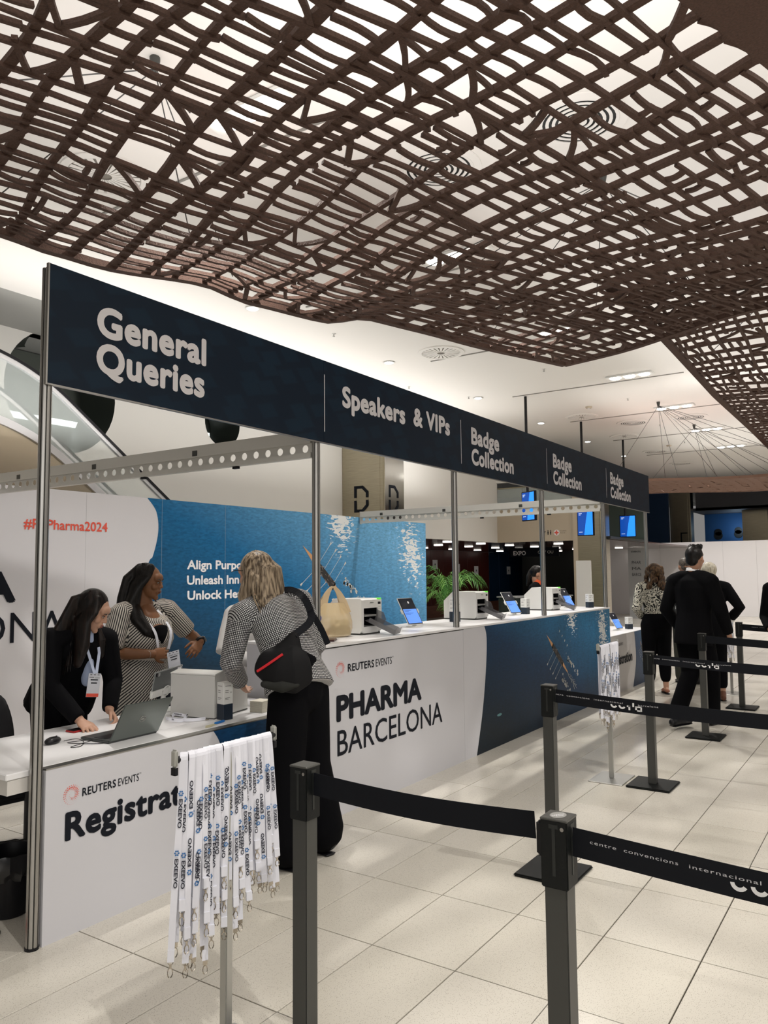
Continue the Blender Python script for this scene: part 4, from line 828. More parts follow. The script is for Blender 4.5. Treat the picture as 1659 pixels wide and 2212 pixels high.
def tent_card(x, y, z, rz, lab, h=0.205, w=0.068, nav=0.42):
    t = thing('information_card', lab, 'card', (x, y, z), rz)
    MB().bbox((-w / 2, -w / 2, 0.0), (w / 2, w / 2, h * nav), 0.002, 1).build('navy_base', mat('navy card', (0.008, 0.018, 0.035), 0.45), t)
    MB().bbox((-w / 2, -w / 2, h * nav), (w / 2, w / 2, h), 0.002, 1).build('white_card', M_PLASW, t)
    for q, (zz, ww) in enumerate([(0.90, 0.6), (0.78, 0.35), (0.73, 0.35), (0.58, 0.5), (0.545, 0.35)]):
        MB().box((-w * 0.34, -w / 2 - 0.0006, h * zz), (-w * 0.34 + w * ww, -w / 2 - 0.0002, h * zz + 0.0025)).build('print_line', M_GREYP, t)
        MB().box((-w / 2 - 0.0006, w * 0.34 - w * ww, h * zz), (-w / 2 - 0.0002, w * 0.34, h * zz + 0.0025)).build('print_line', M_GREYP, t)
    for k in range(3): 
        mb = MB(); r = 0.003 + 0.003 * k; mb.tube([(w * 0.27 + r * math.cos(a), -w / 2 - 0.0005, h * 0.70 + r * math.sin(a)) for a in [PI * (0.25 + 0.5 * i / 5) for i in range(6)]], 0.0006, 4, False); mb.build('wifi_mark', M_GREYP, t)
tent_card(3.30, 3.345, DZ, math.radians(-8), 'white and navy upright card in front of the desk printer', 0.215, 0.066)
def fan_printer(x, y, z, rz, lab):
    """big pale label printer on the desk."""
    t = thing('label_printer', lab, 'printer', (x, y, z), rz)
    body = MB(); prof = [(0, 0.006), (0.36, 0.006), (0.36, 0.10), (0.315, 0.14), (0.315, 0.215), (0.27, 0.235), (0.08, 0.262), (0.0, 0.25)]
    M = Matrix(((1, 0, 0, 0), (0, 0, 1, 0), (0, 1, 0, 0), (0, 0, 0, 1))); body.M = M; body.prism(prof, 0, 0.31); body.build('body', M_PLASG, t)
    mb = MB(); mb.M = M; mb.prism([(0.0, 0.252), (0.08, 0.265), (0.27, 0.238), (0.318, 0.217), (0.322, 0.190), (0.33, 0.188), (0.326, 0.224), (0.272, 0.246), (0.08, 0.273), (0, 0.259)], -0.003, 0.313); mb.build('lid', M_PLASW, t)
    MB().bbox((0.314, 0.03, 0.165), (0.325, 0.28, 0.190), 0.002, 1).build('paper_slot', M_DARK, t)
    MB().box((0.075, -0.0012, 0.02), (0.135, -0.0004, 0.045)).build('rating_label', mat('label grey', (0.35, 0.35, 0.33), 0.6), t)
    for k in range(4): MB().box((0.078, -0.0018, 0.023 + 0.006 * k), (0.118 + 0.004 * (k % 3), -0.0013, 0.0255 + 0.006 * k)).build('label_print', M_INK, t)
    mb = MB(); mb.ribbon([(0.322, 0.155, 0.178), (0.355, 0.155, 0.165), (0.40, 0.15, 0.125), (0.425, 0.14, 0.085), (0.42, 0.13, 0.07)], 0.11, 0.0008, up=(0.3, 0, 1)); mb.build('paper_strip', M_LETTERB, t)
    MB().bbox((0.0, -0.002, 0), (0.36, 0.31, 0.008), 0.002, 1).build('foot_frame', M_GREYP, t)
    return t
fan_printer(3.262, 3.392, DZ, math.radians(12), 'large pale grey label printer on the low desk')
st = thing('label_stack', 'stack of cream fan-folded labels right of the desk printer', 'paper stack', (3.605, 3.345, DZ), math.radians(10))
for k in range(13): MB().bbox((-0.055 + 0.001 * (k % 2), -0.045, 0.001 + 0.0052 * k), (0.055, 0.045 - 0.001 * (k % 3), 0.0055 + 0.0052 * k), 0.001, 1).build('sheet_layer', mat('cream paper', (0.66, 0.63, 0.53), 0.7), st)
tb = thing('tablet', 'tablet seen from behind on a white stand, facing the woman in stripes', 'tablet', (3.30, 3.86, DZ), math.radians(8))
mb = MB(); mb.lathe([(0.075, 0), (0.075, 0.008), (0.02, 0.016), (0.014, 0.10)], (0, 0.02, 0), 20); mb.build('stand_foot', M_PLASW, tb, True)
R5 = Matrix.Translation((0, 0, 0.155)) @ Matrix.Rotation(math.radians(18), 4, 'X') @ Matrix.Rotation(math.radians(-6), 4, 'Y')
mb = MB(); mb.M = R5; mb.bbox((-0.125, -0.010, -0.060), (0.125, 0.012, 0.0), 0.009, 3); mb.build('cradle', M_PLASW, tb, True)
mb = MB(); mb.M = R5; mb.tube([(0.032 * math.cos(a), -0.012, -0.028 + 0.032 * math.sin(a)) for a in [2 * PI * k / 16 for k in range(17)]], 0.004, 6, False); mb.build('cradle_ring', M_PLASW, tb, True)
mb = MB(); mb.M = R5; mb.bbox((-0.120, -0.004, -0.02), (0.120, 0.005, 0.115), 0.004, 2); bd = mb.build('body', mat('space grey metal', (0.16, 0.17, 0.17), 0.25, 0.6), tb)
mb = MB(); mb.M = R5; mb.bbox((-0.123, -0.0035, -0.022), (0.123, 0.0045, 0.118), 0.004, 2); mb.bbox((-0.100, -0.0065, 0.085), (-0.078, -0.0035, 0.107), 0.003, 2); mb.build('clear_case', mat('clear case edge', (0.75, 0.76, 0.76), 0.2, alpha=0.35), tb)
mb = MB(); mb.M = R5; mb.bbox((-0.112, -0.0062, 0.088), (-0.094, -0.0042, 0.106), 0.003, 2); mb.build('camera_bump', M_BLACK, tb)
mb = MB(); mb.M = R5; mb.box((0.075, -0.0052, 0.085), (0.108, -0.0042, 0.108)); mb.build('sticker', M_LETTERB, tb)
# loose lanyard, scissors-like blue clip with cream note
ll = thing('lanyard', 'loose printed lanyard coiled on the desk by the printer', 'lanyard', (3.12, 3.50, DZ), 0.2)
P_ = smooth_pts([(0.0, 0.10, 0.006), (-0.07, 0.06, 0.022), (-0.03, -0.01, 0.006), (0.05, 0.01, 0.024), (0.09, 0.05, 0.010), (0.04, 0.09, 0.026), (-0.02, 0.05, 0.012), (0.0, -0.05, 0.008), (0.08, -0.10, 0.005)], 5)
mb = MB(); mb.ribbon(P_, 0.002, 0.018, up=(0, 0.3, 1)); mb.v = [(x, y, max(0.0008, z + 0.005)) for x, y, z in mb.v]; mb.build('strap', M_STRAP, ll, True)
for k in (4, 14, 22, 30): 
    p = Vector(P_[k]); q = Vector(P_[k + 3]); d = (q - p).normalized(); text(ll, 'lettering', 'EXEEVO', p + Vector((0.0, -0.0025, 0.002)), d, (0, 0.0, 1), 0.055, 0.008, M_TXT, 0.03)
MB().bbox((0.075, -0.112, 0.001), (0.098, -0.096, 0.006), 0.001, 1).build('hook_clip', M_CLIP, ll)
t = thing('paper_knife', 'blue plastic label cutter with cream handle at the desk edge', 'cutter', (3.155, 3.275, DZ), math.radians(10)); MB().bbox((0.0, -0.008, 0.001), (0.085, 0.008, 0.012), 0.003, 2).build('blue_body', mat('bright blue plastic', (0.01, 0.20, 0.62), 0.4), t); mb = MB(); mb.prism([(-0.105, -0.012), (-0.07, -0.022), (0.0, -0.010), (0.0, 0.010), (-0.06, 0.020)], 0.001, 0.004); mb.build('cream_blade_card', mat('cream card', (0.62, 0.58, 0.38), 0.6), t)
t = thing('paper_sheet', 'flat white paper sheet on the desk beside the laptop', 'paper', (2.99, 3.56, DZ), math.radians(6)); MB().bbox((-0.10, -0.14, 0.0004), (0.10, 0.14, 0.0014), 0.0004, 1).build('sheet', M_LETTERB, t)
cb = thing('cable_adapter', 'white charging adapter and cable on the desk behind the sheet', 'charger', (3.06, 3.74, DZ), 0.3); MB().bbox((-0.03, -0.022, 0.0), (0.03, 0.022, 0.022), 0.006, 2).build('plug_body', M_PLASW, cb, True); mb = MB(); mb.tube(smooth_pts([(0.03, 0, 0.012), (0.08, 0.03, 0.006), (0.12, 0.01, 0.005), (0.16, 0.06, 0.005), (0.20, 0.10, 0.006)]), 0.0022, 6); mb.build('cord', M_PLASW, cb, True)
# bin, office chairs, floor cable
bn = thing('waste_bin', 'black waste bin with a black plastic liner under the desk', 'bin', (2.17, 3.63, 0))
MB().lathe([(0.085, 0.0), (0.09, 0.004), (0.125, 0.29), (0.130, 0.292), (0.122, 0.288), (0.086, 0.01)], (0, 0, 0), 28, cap=False).build('bucket', M_BLACK, bn, True); MB().lathe([(0.085, 0.001), (0.085, 0.006)], (0, 0, 0), 28).build('bottom', M_BLACK, bn)
mb = MB(); n = 36; prof = [(0.118, 0.20), (0.124, 0.288), (0.134, 0.296), (0.142, 0.26), (0.140, 0.21), (0.128, 0.185)]
for z_, (r, zz) in enumerate(prof):
    for k in range(n): q = 1 + 0.06 * math.sin(k * 2.3 + z_) * (z_ > 1); mb.v.append((r * q * math.cos(2 * PI * k / n), r * q * math.sin(2 * PI * k / n), zz + 0.012 * math.sin(k * 1.9) * (z_ > 3)))
mb.f = [(i * n + k, i * n + (k + 1) % n, (i + 1) * n + (k + 1) % n, (i + 1) * n + k) for i in range(len(prof) - 1) for k in range(n)]
mb.build('liner', mat('black liner film', (0.012, 0.012, 0.013), 0.18), bn, True)
def office_chair(x, y, rz, lab, m, z=0.46):
    t = thing('office_chair', lab, 'chair', (x, y, 0), rz)
    for k in range(5):
        a = 2 * PI * k / 5 + 0.3; MB().ribbon([(0, 0, 0.095), (0.28 * math.cos(a), 0.28 * math.sin(a), 0.065)], [0.05, 0.03], 0.03).build('base_arm', M_BLACK, t)
        MB().cyl((0.28 * math.cos(a) - 0.02 * math.sin(a), 0.28 * math.sin(a) + 0.02 * math.cos(a), 0.028), (0.28 * math.cos(a) + 0.02 * math.sin(a), 0.28 * math.sin(a) - 0.02 * math.cos(a), 0.028), 0.027, n=14).build('caster', M_BLACK, t, True)
    MB().cyl((0, 0, 0.08), (0, 0, z), 0.025, n=14).build('gas_column', M_BLACK, t, True)
    MB().bbox((-0.24, -0.24, z), (0.24, 0.24, z + 0.07), 0.03, 3).build('seat', m, t, True)
    mb = MB(); g = 10
    for i in range(g + 1):
        for j in range(g + 1):
            u = -1 + 2 * i / g; v = j / g; wd = 0.225 * (1 - 0.28 * v ** 3 - 0.1 * (1 - v)); mb.v.append((u * wd, 0.25 + 0.05 * v - 0.05 * (1 - u * u), z + 0.10 + 0.42 * v - 0.06 * abs(u) ** 3 * v))
    for i in range(g):
        for j in range(g): a = i * (g + 1) + j; mb.f.append((a, a + g + 1, a + g + 2, a + 1))
    o = mb.build('backrest', m, t, True); sd = o.modifiers.new('thick', 'SOLIDIFY'); sd.thickness = 0.05
    MB().ribbon([(0, 0.10, z - 0.01), (0, 0.30, z), (0, 0.31, z + 0.22)], 0.05, 0.012, up=(0, 1, 1)).build('back_bracket', M_BLACK, t)
    return t
office_chair(2.37, 4.12, math.radians(-8), 'black office chair at the far left, beside the desk', M_BLKFAB, 0.42)
t_ = office_chair(3.93, 4.13, math.radians(90), 'dark navy draped chair back between the desk printer and woman in stripes', mat('navy cloth', (0.008, 0.012, 0.022), 0.8), 0.44)
fc = MB(); fc.tube(smooth_pts([(1.60, 3.20, 0.006), (1.80, 3.36, 0.008), (1.95, 3.40, 0.008), (2.02, 3.45, 0.010), (2.06, 3.60, 0.012), (2.2, 3.9, 0.012)]), 0.008, 8); tag(fc.build('power_cable', M_BLACK, None, True), 'black power cable on the floor behind the leftmost post', 'cable')
t = thing('power_plug', 'red and black plug on the floor at the bottom left', 'plug', (1.86, 3.40, 0.0), 0.5); MB().bbox((-0.05, -0.03, 0.001), (0.03, 0.03, 0.035), 0.008, 2).build('plug_body', mat('bright red plastic', (0.7, 0.01, 0.02), 0.35), t, True); MB().cyl((0.03, 0, 0.018), (0.09, 0, 0.012), 0.012, 0.006, 10).build('strain_relief', M_BLACK, t, True)

# ------------------------------------------------------------------ things on the tall counter
CZt = 1.128
def badge_printer(x, y, lab):
    t = thing('badge_printer', lab, 'printer', (x, y, CZt), 0, 'white badge printers on the tall counter')
    w, d, h = 0.27, 0.36, 0.272
    MB().bbox((0.006, 0.01, 0.0), (w - 0.006, d - 0.006, 0.014), 0.003, 1).build('foot_frame', M_GREYP, t)
    mb = MB(); mb.M = Matrix(((0, 0, 1, 0), (1, 0, 0, 0), (0, 1, 0, 0), (0, 0, 0, 1)))
    mb.prism([(0.02, 0.012), (0.0, 0.03), (0.0, h - 0.01), (0.012, h), (d - 0.10, h), (d, h - 0.09), (d, 0.012)], 0, 0.03); mb.prism([(0.02, 0.012), (0.0, 0.03), (0.0, h - 0.01), (0.012, h), (d - 0.10, h), (d, h - 0.09), (d, 0.012)], w - 0.05, w)
    mb.prism([(0.03, 0.20), (0.0, 0.20), (0.0, h - 0.01), (0.012, h), (d - 0.10, h), (d, h - 0.09), (d, 0.012), (d - 0.03, 0.012), (0.20, 0.05), (0.20, 0.19)], 0.03, w - 0.05)
    mb.prism([(0.0, 0.012), (0.20, 0.012), (0.20, 0.06), (0.0, 0.06)], 0.03, w - 0.05); mb.build('housing', M_PLASW, t)
    MB().box((0.031, 0.19, 0.061), (w - 0.051, 0.198, 0.199)).build('cavity_back', M_BLACK, t); MB().box((0.0305, 0.012, 0.0605), (0.033, 0.19, 0.199)).build('cavity_side', M_BLACK, t); MB().box((w - 0.053, 0.012, 0.0605), (w - 0.0505, 0.19, 0.199)).build('cavity_side', M_BLACK, t)
    MB().bbox((0.05, 0.0, 0.135), (0.20, 0.18, 0.150), 0.003, 1).build('paper_guide', mat('mid grey plastic', (0.28, 0.28, 0.27), 0.4), t)
    MB().bbox((0.218, -0.0015, 0.225), (0.256, 0.002, 0.245), 0.002, 1).build('display', M_BLACK, t); MB().bbox((0.215, -0.003, 0.262), (0.262, 0.03, 0.2745), 0.002, 1).build('green_lamp', mat('green lamp', (0.15, 0.75, 0.06), 0.3, emis=0.5), t)
    for k in range(6): MB().cyl((0.226 + 0.012 * (k % 3), -0.001, 0.19 + 0.014 * (k // 3)), (0.226 + 0.012 * (k % 3), 0.001, 0.19 + 0.014 * (k // 3)), 0.004, n=10).build('button', M_PLASG, t)
    text(t, 'lettering', 'EPSON', (0.115, -0.001, 0.236), X_, Z_, 0.042, 0.008, M_GREYP, 0.02)
    mb = MB(); T = Matrix.Translation((0.13, 0.0, 0.10)) @ Matrix.Rotation(math.radians(24), 4, 'X') @ Matrix.Rotation(math.radians(10), 4, 'Z'); mb.M = T
    mb.bbox((-0.055, -0.23, -0.003), (0.055, 0.03, 0.0), 0.001, 1); mb.bbox((-0.055, -0.23, 0), (-0.052, 0.0, 0.035), 0.001, 1); mb.bbox((0.052, -0.23, 0), (0.055, 0.0, 0.035), 0.001, 1); mb.bbox((-0.055, -0.232, 0), (0.055, -0.229, 0.05), 0.001, 1)
    mb.build('catch_tray', M_SMOKE, t)
    mb = MB(); mb.M = Matrix(((0, 0, 1, 0), (1, 0, 0, 0), (0, 1, 0, 0), (0, 0, 0, 1))); mb.prism([(-0.085, 0.11), (-0.06, 0.165), (0.0, 0.185), (0.0, 0.07), (-0.05, 0.065)], 0.205, 0.2085); mb.build('side_guard', M_SMOKE, t)
    return t
badge_printer(4.785, 3.42, 'white badge printer with smoked tray, nearest, right of the plastic bag')
badge_printer(6.82, 3.50, 'white badge printer with smoked tray, in front of the palm, middle one')
badge_printer(8.80, 3.50, 'white badge printer with smoked tray, farthest, below the seated staff member')
def kiosk_tablet(x, y, z, lab, s=1.0, rz=-12, grp='tablets on white stands'):
    t = thing('tablet', lab, 'tablet', (x, y, z), math.radians(rz), grp); t.scale = (s, s, s)
    MB().lathe([(0.07, 0), (0.07, 0.006), (0.02, 0.012), (0.013, 0.06)], (0.03, 0.05, 0), 20).build('stand_foot', M_PLASW, t, True)
    R = Matrix.Translation((0, 0, 0.025)) @ Matrix.Rotation(math.radians(-32), 4, 'X')
    mb = MB(); mb.M = R; mb.bbox((-0.093, 0, 0), (0.093, 0.008, 0.262), 0.0035, 2); mb.build('body', M_PLASW, t, True)
    mb = MB(); mb.M = R; mb.box((-0.088, -0.0008, 0.005), (0.088, 0.0, 0.257)); mb.build('bezel', M_BLACK, t)
    mb = MB(); mb.M = R; mb.box((-0.081, -0.0016, 0.012), (0.081, -0.0009, 0.150)); mb.build('screen', mat('pale blue screen', (0.08, 0.22, 0.65), 0.15, emis=0.75, emc=(0.15, 0.32, 0.85)), t)
    mb = MB(); mb.M = R; mb.box((-0.081, -0.0016, 0.150), (0.081, -0.0009, 0.250)); mb.build('picture', mat('screen dark picture', (0.02, 0.024, 0.035), 0.08), t)
    for k, (zz, w) in enumerate([(0.136, 0.085), (0.124, 0.05), (0.108, 0.10), (0.098, 0.06)]):
        mb = MB(); mb.M = R; mb.box((-0.070, -0.0020, zz), (-0.070 + w, -0.0017, zz + 0.003)); mb.build('screen_text', mat('screen text blue', (0.01, 0.05, 0.25), 0.3), t)
    mb = MB(); mb.M = R; mb.ell((0.02, -0.0016, 0.215), (0.010, 0.0006, 0.012)); mb.build('reflected_lamp_print', M_LETTERB, t)
    for s_ in (-1, 1): mb = MB(); mb.M = R; mb.bbox((s_ * 0.098 - 0.010, -0.006, 0.105), (s_ * 0.098 + 0.010, 0.016, 0.155), 0.008, 3); mb.build('grip', M_PLASW, t, True)
    return t
kiosk_tablet(5.70, 3.50, CZt, 'tablet on white stand, nearest, between bag and palm on tall counter')
kiosk_tablet(7.68, 3.46, CZt, 'tablet on white stand between the middle printer and a white card')
kiosk_tablet(9.48, 3.52, CZt, 'tablet on white stand at the right end of the tall counter')
kiosk_tablet(11.0, 3.38, DZ, 'tablet on white stand on the far low desk')
tent_card(6.50, 3.56, CZt, math.radians(-10), 'white and navy upright card left of the middle printer', 0.225, 0.075)
tent_card(8.00, 3.50, CZt, math.radians(-5), 'white and navy upright card right of the middle tablet', 0.17, 0.075)
tent_card(9.70, 3.36, CZt, math.radians(-40), 'white and navy card at the far right end of the tall counter', 0.17, 0.075)
tent_card(11.35, 3.36, DZ, math.radians(-40), 'white and navy upright card on the far low desk', 0.17, 0.08)
t = thing('smartphone', 'dark phone lying on the left end of the tall counter', 'phone', (4.30, 3.34, CZt), 0.5); MB().bbox((-0.075, -0.038, 0.0005), (0.075, 0.038, 0.012), 0.004, 2).build('case', mat('dark maroon rubber', (0.05, 0.006, 0.008), 0.3), t)
# thin yellowish carrier bag with food boxes inside
bg = thing('carrier_bag', 'thin yellow plastic carrier bag holding food boxes', 'bag', (4.565, 3.52, CZt), math.radians(-25))
def bag_ring(z, rx, ry, wr, ph_, n=40): return [(rx * math.cos(2 * PI * k / n) * (1 + wr * math.sin(5 * 2 * PI * k / n + ph_)), ry * math.sin(2 * PI * k / n) * (1 + wr * math.sin(7 * 2 * PI * k / n + ph_ * 2)), z) for k in range(n)]
mb = MB(); rings = [(0.002, 0.120, 0.072, 0.02), (0.012, 0.145, 0.090, 0.04), (0.06, 0.155, 0.095, 0.06), (0.11, 0.150, 0.088, 0.07), (0.15, 0.135, 0.074, 0.09), (0.185, 0.118, 0.056, 0.12), (0.22, 0.102, 0.036, 0.15), (0.25, 0.092, 0.020, 0.18)]
for i, (z_, rx, ry, wr) in enumerate(rings): mb.v += bag_ring(z_, rx, ry, wr, i * 0.4)
n = 40; mb.f = [(i * n + k, i * n + (k + 1) % n, (i + 1) * n + (k + 1) % n, (i + 1) * n + k) for i in range(len(rings) - 1) for k in range(n)] + [tuple(range(n - 1, -1, -1))]
M_BAG = mat('thin yellow film', (0.86, 0.68, 0.40), 0.22, alpha=0.55); mb.build('film', M_BAG, bg, True)
for s in (-1, 1):
    for q in (-1, 1):
        mb = MB(); mb.ribbon(smooth_pts([(0.105 * s, 0.012 * q, 0.17), (0.080 * s, 0.010 * q, 0.25), (0.050 * s, 0.004 * q, 0.315), (0.018 * s, 0.0, 0.358), (0.0, 0.0, 0.368)]), [0.075 - 0.0028 * k for k in range(25)], 0.003, up=(0.1, 1, 0.2)); mb.build('handle', mat('yellow film handle', (0.84, 0.66, 0.42), 0.3, alpha=0.8), bg, True)
MB().bbox((-0.02, -0.055, 0.014), (0.12, 0.055, 0.075), 0.01, 2).build('food_box', mat('dark food box', (0.10, 0.08, 0.05), 0.3), bg); MB().bbox((-0.01, -0.05, 0.077), (0.11, 0.05, 0.125), 0.01, 2).build('food_box', mat('clear food box', (0.42, 0.36, 0.22), 0.3), bg)
MB().bbox((-0.11, -0.04, 0.010), (-0.05, 0.03, 0.05), 0.008, 2).build('red_carton', mat('red carton', (0.35, 0.03, 0.03), 0.4), bg); text(bg, 'lettering', '9', (-0.150, -0.062, 0.115), (0.75, -0.65, 0), Z_, 0.022, 0.05, mat('blue bag print', (0.01, 0.04, 0.3), 0.5), 0.02)
MB().cyl((-0.085, 0, 0.05), (-0.05, -0.02, 0.20), 0.006, n=8).build('cutlery_stick', M_PLASG, bg)
# dark reception counter and screen deep inside
t = thing('dark_counter', 'dark glass reception counter behind the booth, left of staff member with orange collar', 'counter', (14.6, 6.6, 0), math.radians(-20)); MB().bbox((0, 0, 0), (1.7, 0.5, 1.05), 0.02, 2).build('body', mat('dark green glass', (0.012, 0.02, 0.018), 0.15), t); MB().bbox((-0.02, -0.03, 1.05), (1.75, 0.53, 1.08), 0.01, 2).build('top', mat('grey top', (0.25, 0.26, 0.26), 0.3), t)
# palm
pm = thing('potted_palm', 'green potted palm behind the tall counter', 'plant', (13.9, 7.75, 0))
MB().lathe([(0.16, 0), (0.2, 0.02), (0.24, 0.40), (0.25, 0.42), (0.22, 0.42), (0.20, 0.36)], (0, 0, 0), 24, cap=False).build('pot', M_GREYP, pm, True); MB().lathe([(0.21, 0.36), (0.21, 0.37)], (0, 0, 0), 20).build('soil', mat('soil', (0.03, 0.02, 0.012), 0.9), pm)
rd = random.Random(11); GL = [mat('palm green', (0.05, 0.20, 0.025), 0.45), mat('palm light green', (0.16, 0.36, 0.07), 0.45)]
for f in range(17):
    a = 2 * PI * f / 17 + rd.random() * 0.4; L_ = 0.85 + 0.40 * rd.random(); rise = 0.55 + 0.65 * rd.random() if f % 3 else 1.0; pts = []
    for k in range(11):
        u = k / 10; r = L_ * 0.62 * (u ** 1.4); pts.append(Vector((r * math.cos(a), r * math.sin(a), 0.38 + rise * (2.9 * u - 1.9 * u * u))))
    fr = MB().tube([tuple(p) for p in pts], [0.009 * (1 - 0.8 * k / 10) for k in range(11)], 5).build('frond', GL[0], pm, True)
    mb = MB()
    for k in range(2, 11):
        for h in (0, 0.5):
            if k + h > 10: continue
            i = int(k); p = pts[i].lerp(pts[min(i + 1, 10)], h); tn = (pts[min(i + 1, 10)] - pts[i - 1]).normalized(); sd = tn.cross(Vector((0, 0, 1))).normalized(); ll_ = (0.36 - 0.022 * abs(k - 5) * 1.2) * (0.8 + 0.3 * rd.random())
            for s in (-1, 1):
                d = (tn * 0.75 + sd * s * 0.75).normalized(); q1 = p + d * ll_ * 0.5 + Vector((0, 0, 0.01)); q2 = p + d * ll_ + Vector((0, 0, -0.14 * ll_ / 0.3)); wv = tn.cross(d).cross(d).normalized() * 0.011
                b = len(mb.v); mb.v += [tuple(p), tuple(q1 - wv), tuple(q2), tuple(q1 + wv)]; mb.f.append((b, b + 1, b + 2, b + 3))
    mb.build('leaflets', GL[f % 2], fr, kind='stuff')
# poster panel standing at the white partition
pp = thing('poster_panel', 'tall narrow grey printed panel standing against the far white partition', 'poster', (26.0, 7.65, 0)); MB().bbox((0, -0.55, 0), (0.03, 0.0, 2.35), 0.004, 1).build('board', mat('pale grey print', (0.48, 0.49, 0.50), 0.5), pp)
text(pp, 'lettering', 'EVENTS', (-0.004, -0.12, 2.18), (0, -1, 0), Z_, 0.30, 0.05, M_INK, 0.02)
for k, s in enumerate(['PHAR', 'MA', 'BARCE']): text(pp, 'lettering', s, (-0.004, -0.12, 1.80 - 0.2 * k), (0, -1, 0), Z_, 0.30, 0.10, mat('grey lettering', (0.12, 0.12, 0.13), 0.5), 0.02)

# ------------------------------------------------------------------ people
V3 = Vector
def remesh(mb, vox, name, m, parent, it=3, fac=0.6, post=None):
    me = mb.mesh('tmp'); o = bpy.data.objects.new('tmp', me); COL.objects.link(o)
    r = o.modifiers.new('r', 'REMESH'); r.mode = 'VOXEL'; r.voxel_size = vox
    s = o.modifiers.new('s', 'SMOOTH'); s.factor = fac; s.iterations = it
    dg = bpy.context.evaluated_depsgraph_get(); out = bpy.data.meshes.new_from_object(o.evaluated_get(dg)); bpy.data.objects.remove(o); bpy.data.meshes.remove(me)
    out.name = name; out.materials.clear(); out.materials.append(m); out.shade_smooth()
    if post: post(out)
    return link(name, out, parent)
def loft(mb, pts, rad, right=(1, 0, 0), n=16, round_ends=True):
    """closed tube through pts; rad = (rx, ry) or r per point, rx along right."""
    P = [V3(p) for p in pts]; m = len(P); R = [(r, r) if not isinstance(r, (tuple, list)) else r for r in rad]; right = V3(right)
    ring = []; T = []
    for i in range(m): T.append((P[min(i + 1, m - 1)] - P[max(i - 1, 0)]).normalized())
    seq = [(P[i], R[i], T[i]) for i in range(m)]
    if round_ends:
        a0, a1 = min(R[0]), min(R[-1])
        seq = [(P[0] - T[0] * a0 * 0.92, (R[0][0] * 0.38, R[0][1] * 0.38), T[0]), (P[0] - T[0] * a0 * 0.55, (R[0][0] * 0.82, R[0][1] * 0.82), T[0])] + seq + [(P[-1] + T[-1] * a1 * 0.55, (R[-1][0] * 0.82, R[-1][1] * 0.82), T[-1]), (P[-1] + T[-1] * a1 * 0.92, (R[-1][0] * 0.38, R[-1][1] * 0.38), T[-1])]
    vs = []
    for p, r, t in seq:
        a = right - t * right.dot(t)
        if a.length < 0.05: a = t.orthogonal()
        a.normalize(); c = t.cross(a)
        for k in range(n): g = 2 * PI * k / n; vs.append(tuple(p + a * (r[0] * math.cos(g)) + c * (r[1] * math.sin(g))))
    m = len(seq); mb.add(vs, [(i * n + k, i * n + (k + 1) % n, (i + 1) * n + (k + 1) % n, (i + 1) * n + k) for i in range(m - 1) for k in range(n)] + [tuple(range(n - 1, -1, -1)), tuple((m - 1) * n + k for k in range(n))])
def frame(d, up=(0, 0, 1)):
    d = V3(d).normalized(); x = d.cross(V3(up)).normalized(); z = x.cross(d); return Matrix((x, d, z)).transposed()   # columns: right, forward, up
def head(mb, H, F, s=1.0, ear=True):
    def E(c, r): mb.ell(H + F @ (V3(c) * s), [q * s for q in r], F, 20, 14)
    E((0, -0.012, 0.028), (0.074, 0.094, 0.092)); E((0, 0.020, -0.035), (0.058, 0.068, 0.075)); E((0, 0.040, -0.078), (0.040, 0.040, 0.030)); E((0, 0.068, -0.098), (0.021, 0.020, 0.019))
    E((0, 0.066, 0.040), (0.055, 0.026, 0.034)); E((0.034, 0.062, -0.022), (0.026, 0.022, 0.026)); E((-0.034, 0.062, -0.022), (0.026, 0.022, 0.026)); E((0, 0.078, -0.052), (0.026, 0.019, 0.024))
    E((0, 0.090, -0.047), (0.020, 0.010, 0.005)); E((0, 0.088, -0.060), (0.018, 0.010, 0.006))
    loft(mb, [H + F @ (V3((0, 0.084, 0.022)) * s), H + F @ (V3((0, 0.092, 0.0)) * s), H + F @ (V3((0, 0.100, -0.018)) * s)], [0.008 * s, 0.009 * s, 0.0115 * s], F @ V3((1, 0, 0)), 10)
    E((0.011, 0.093, -0.022), (0.008, 0.009, 0.007)); E((-0.011, 0.093, -0.022), (0.008, 0.009, 0.007))
    if ear:
        for q in (-1, 1): E((q * 0.076, -0.008, -0.004), (0.009, 0.019, 0.031))
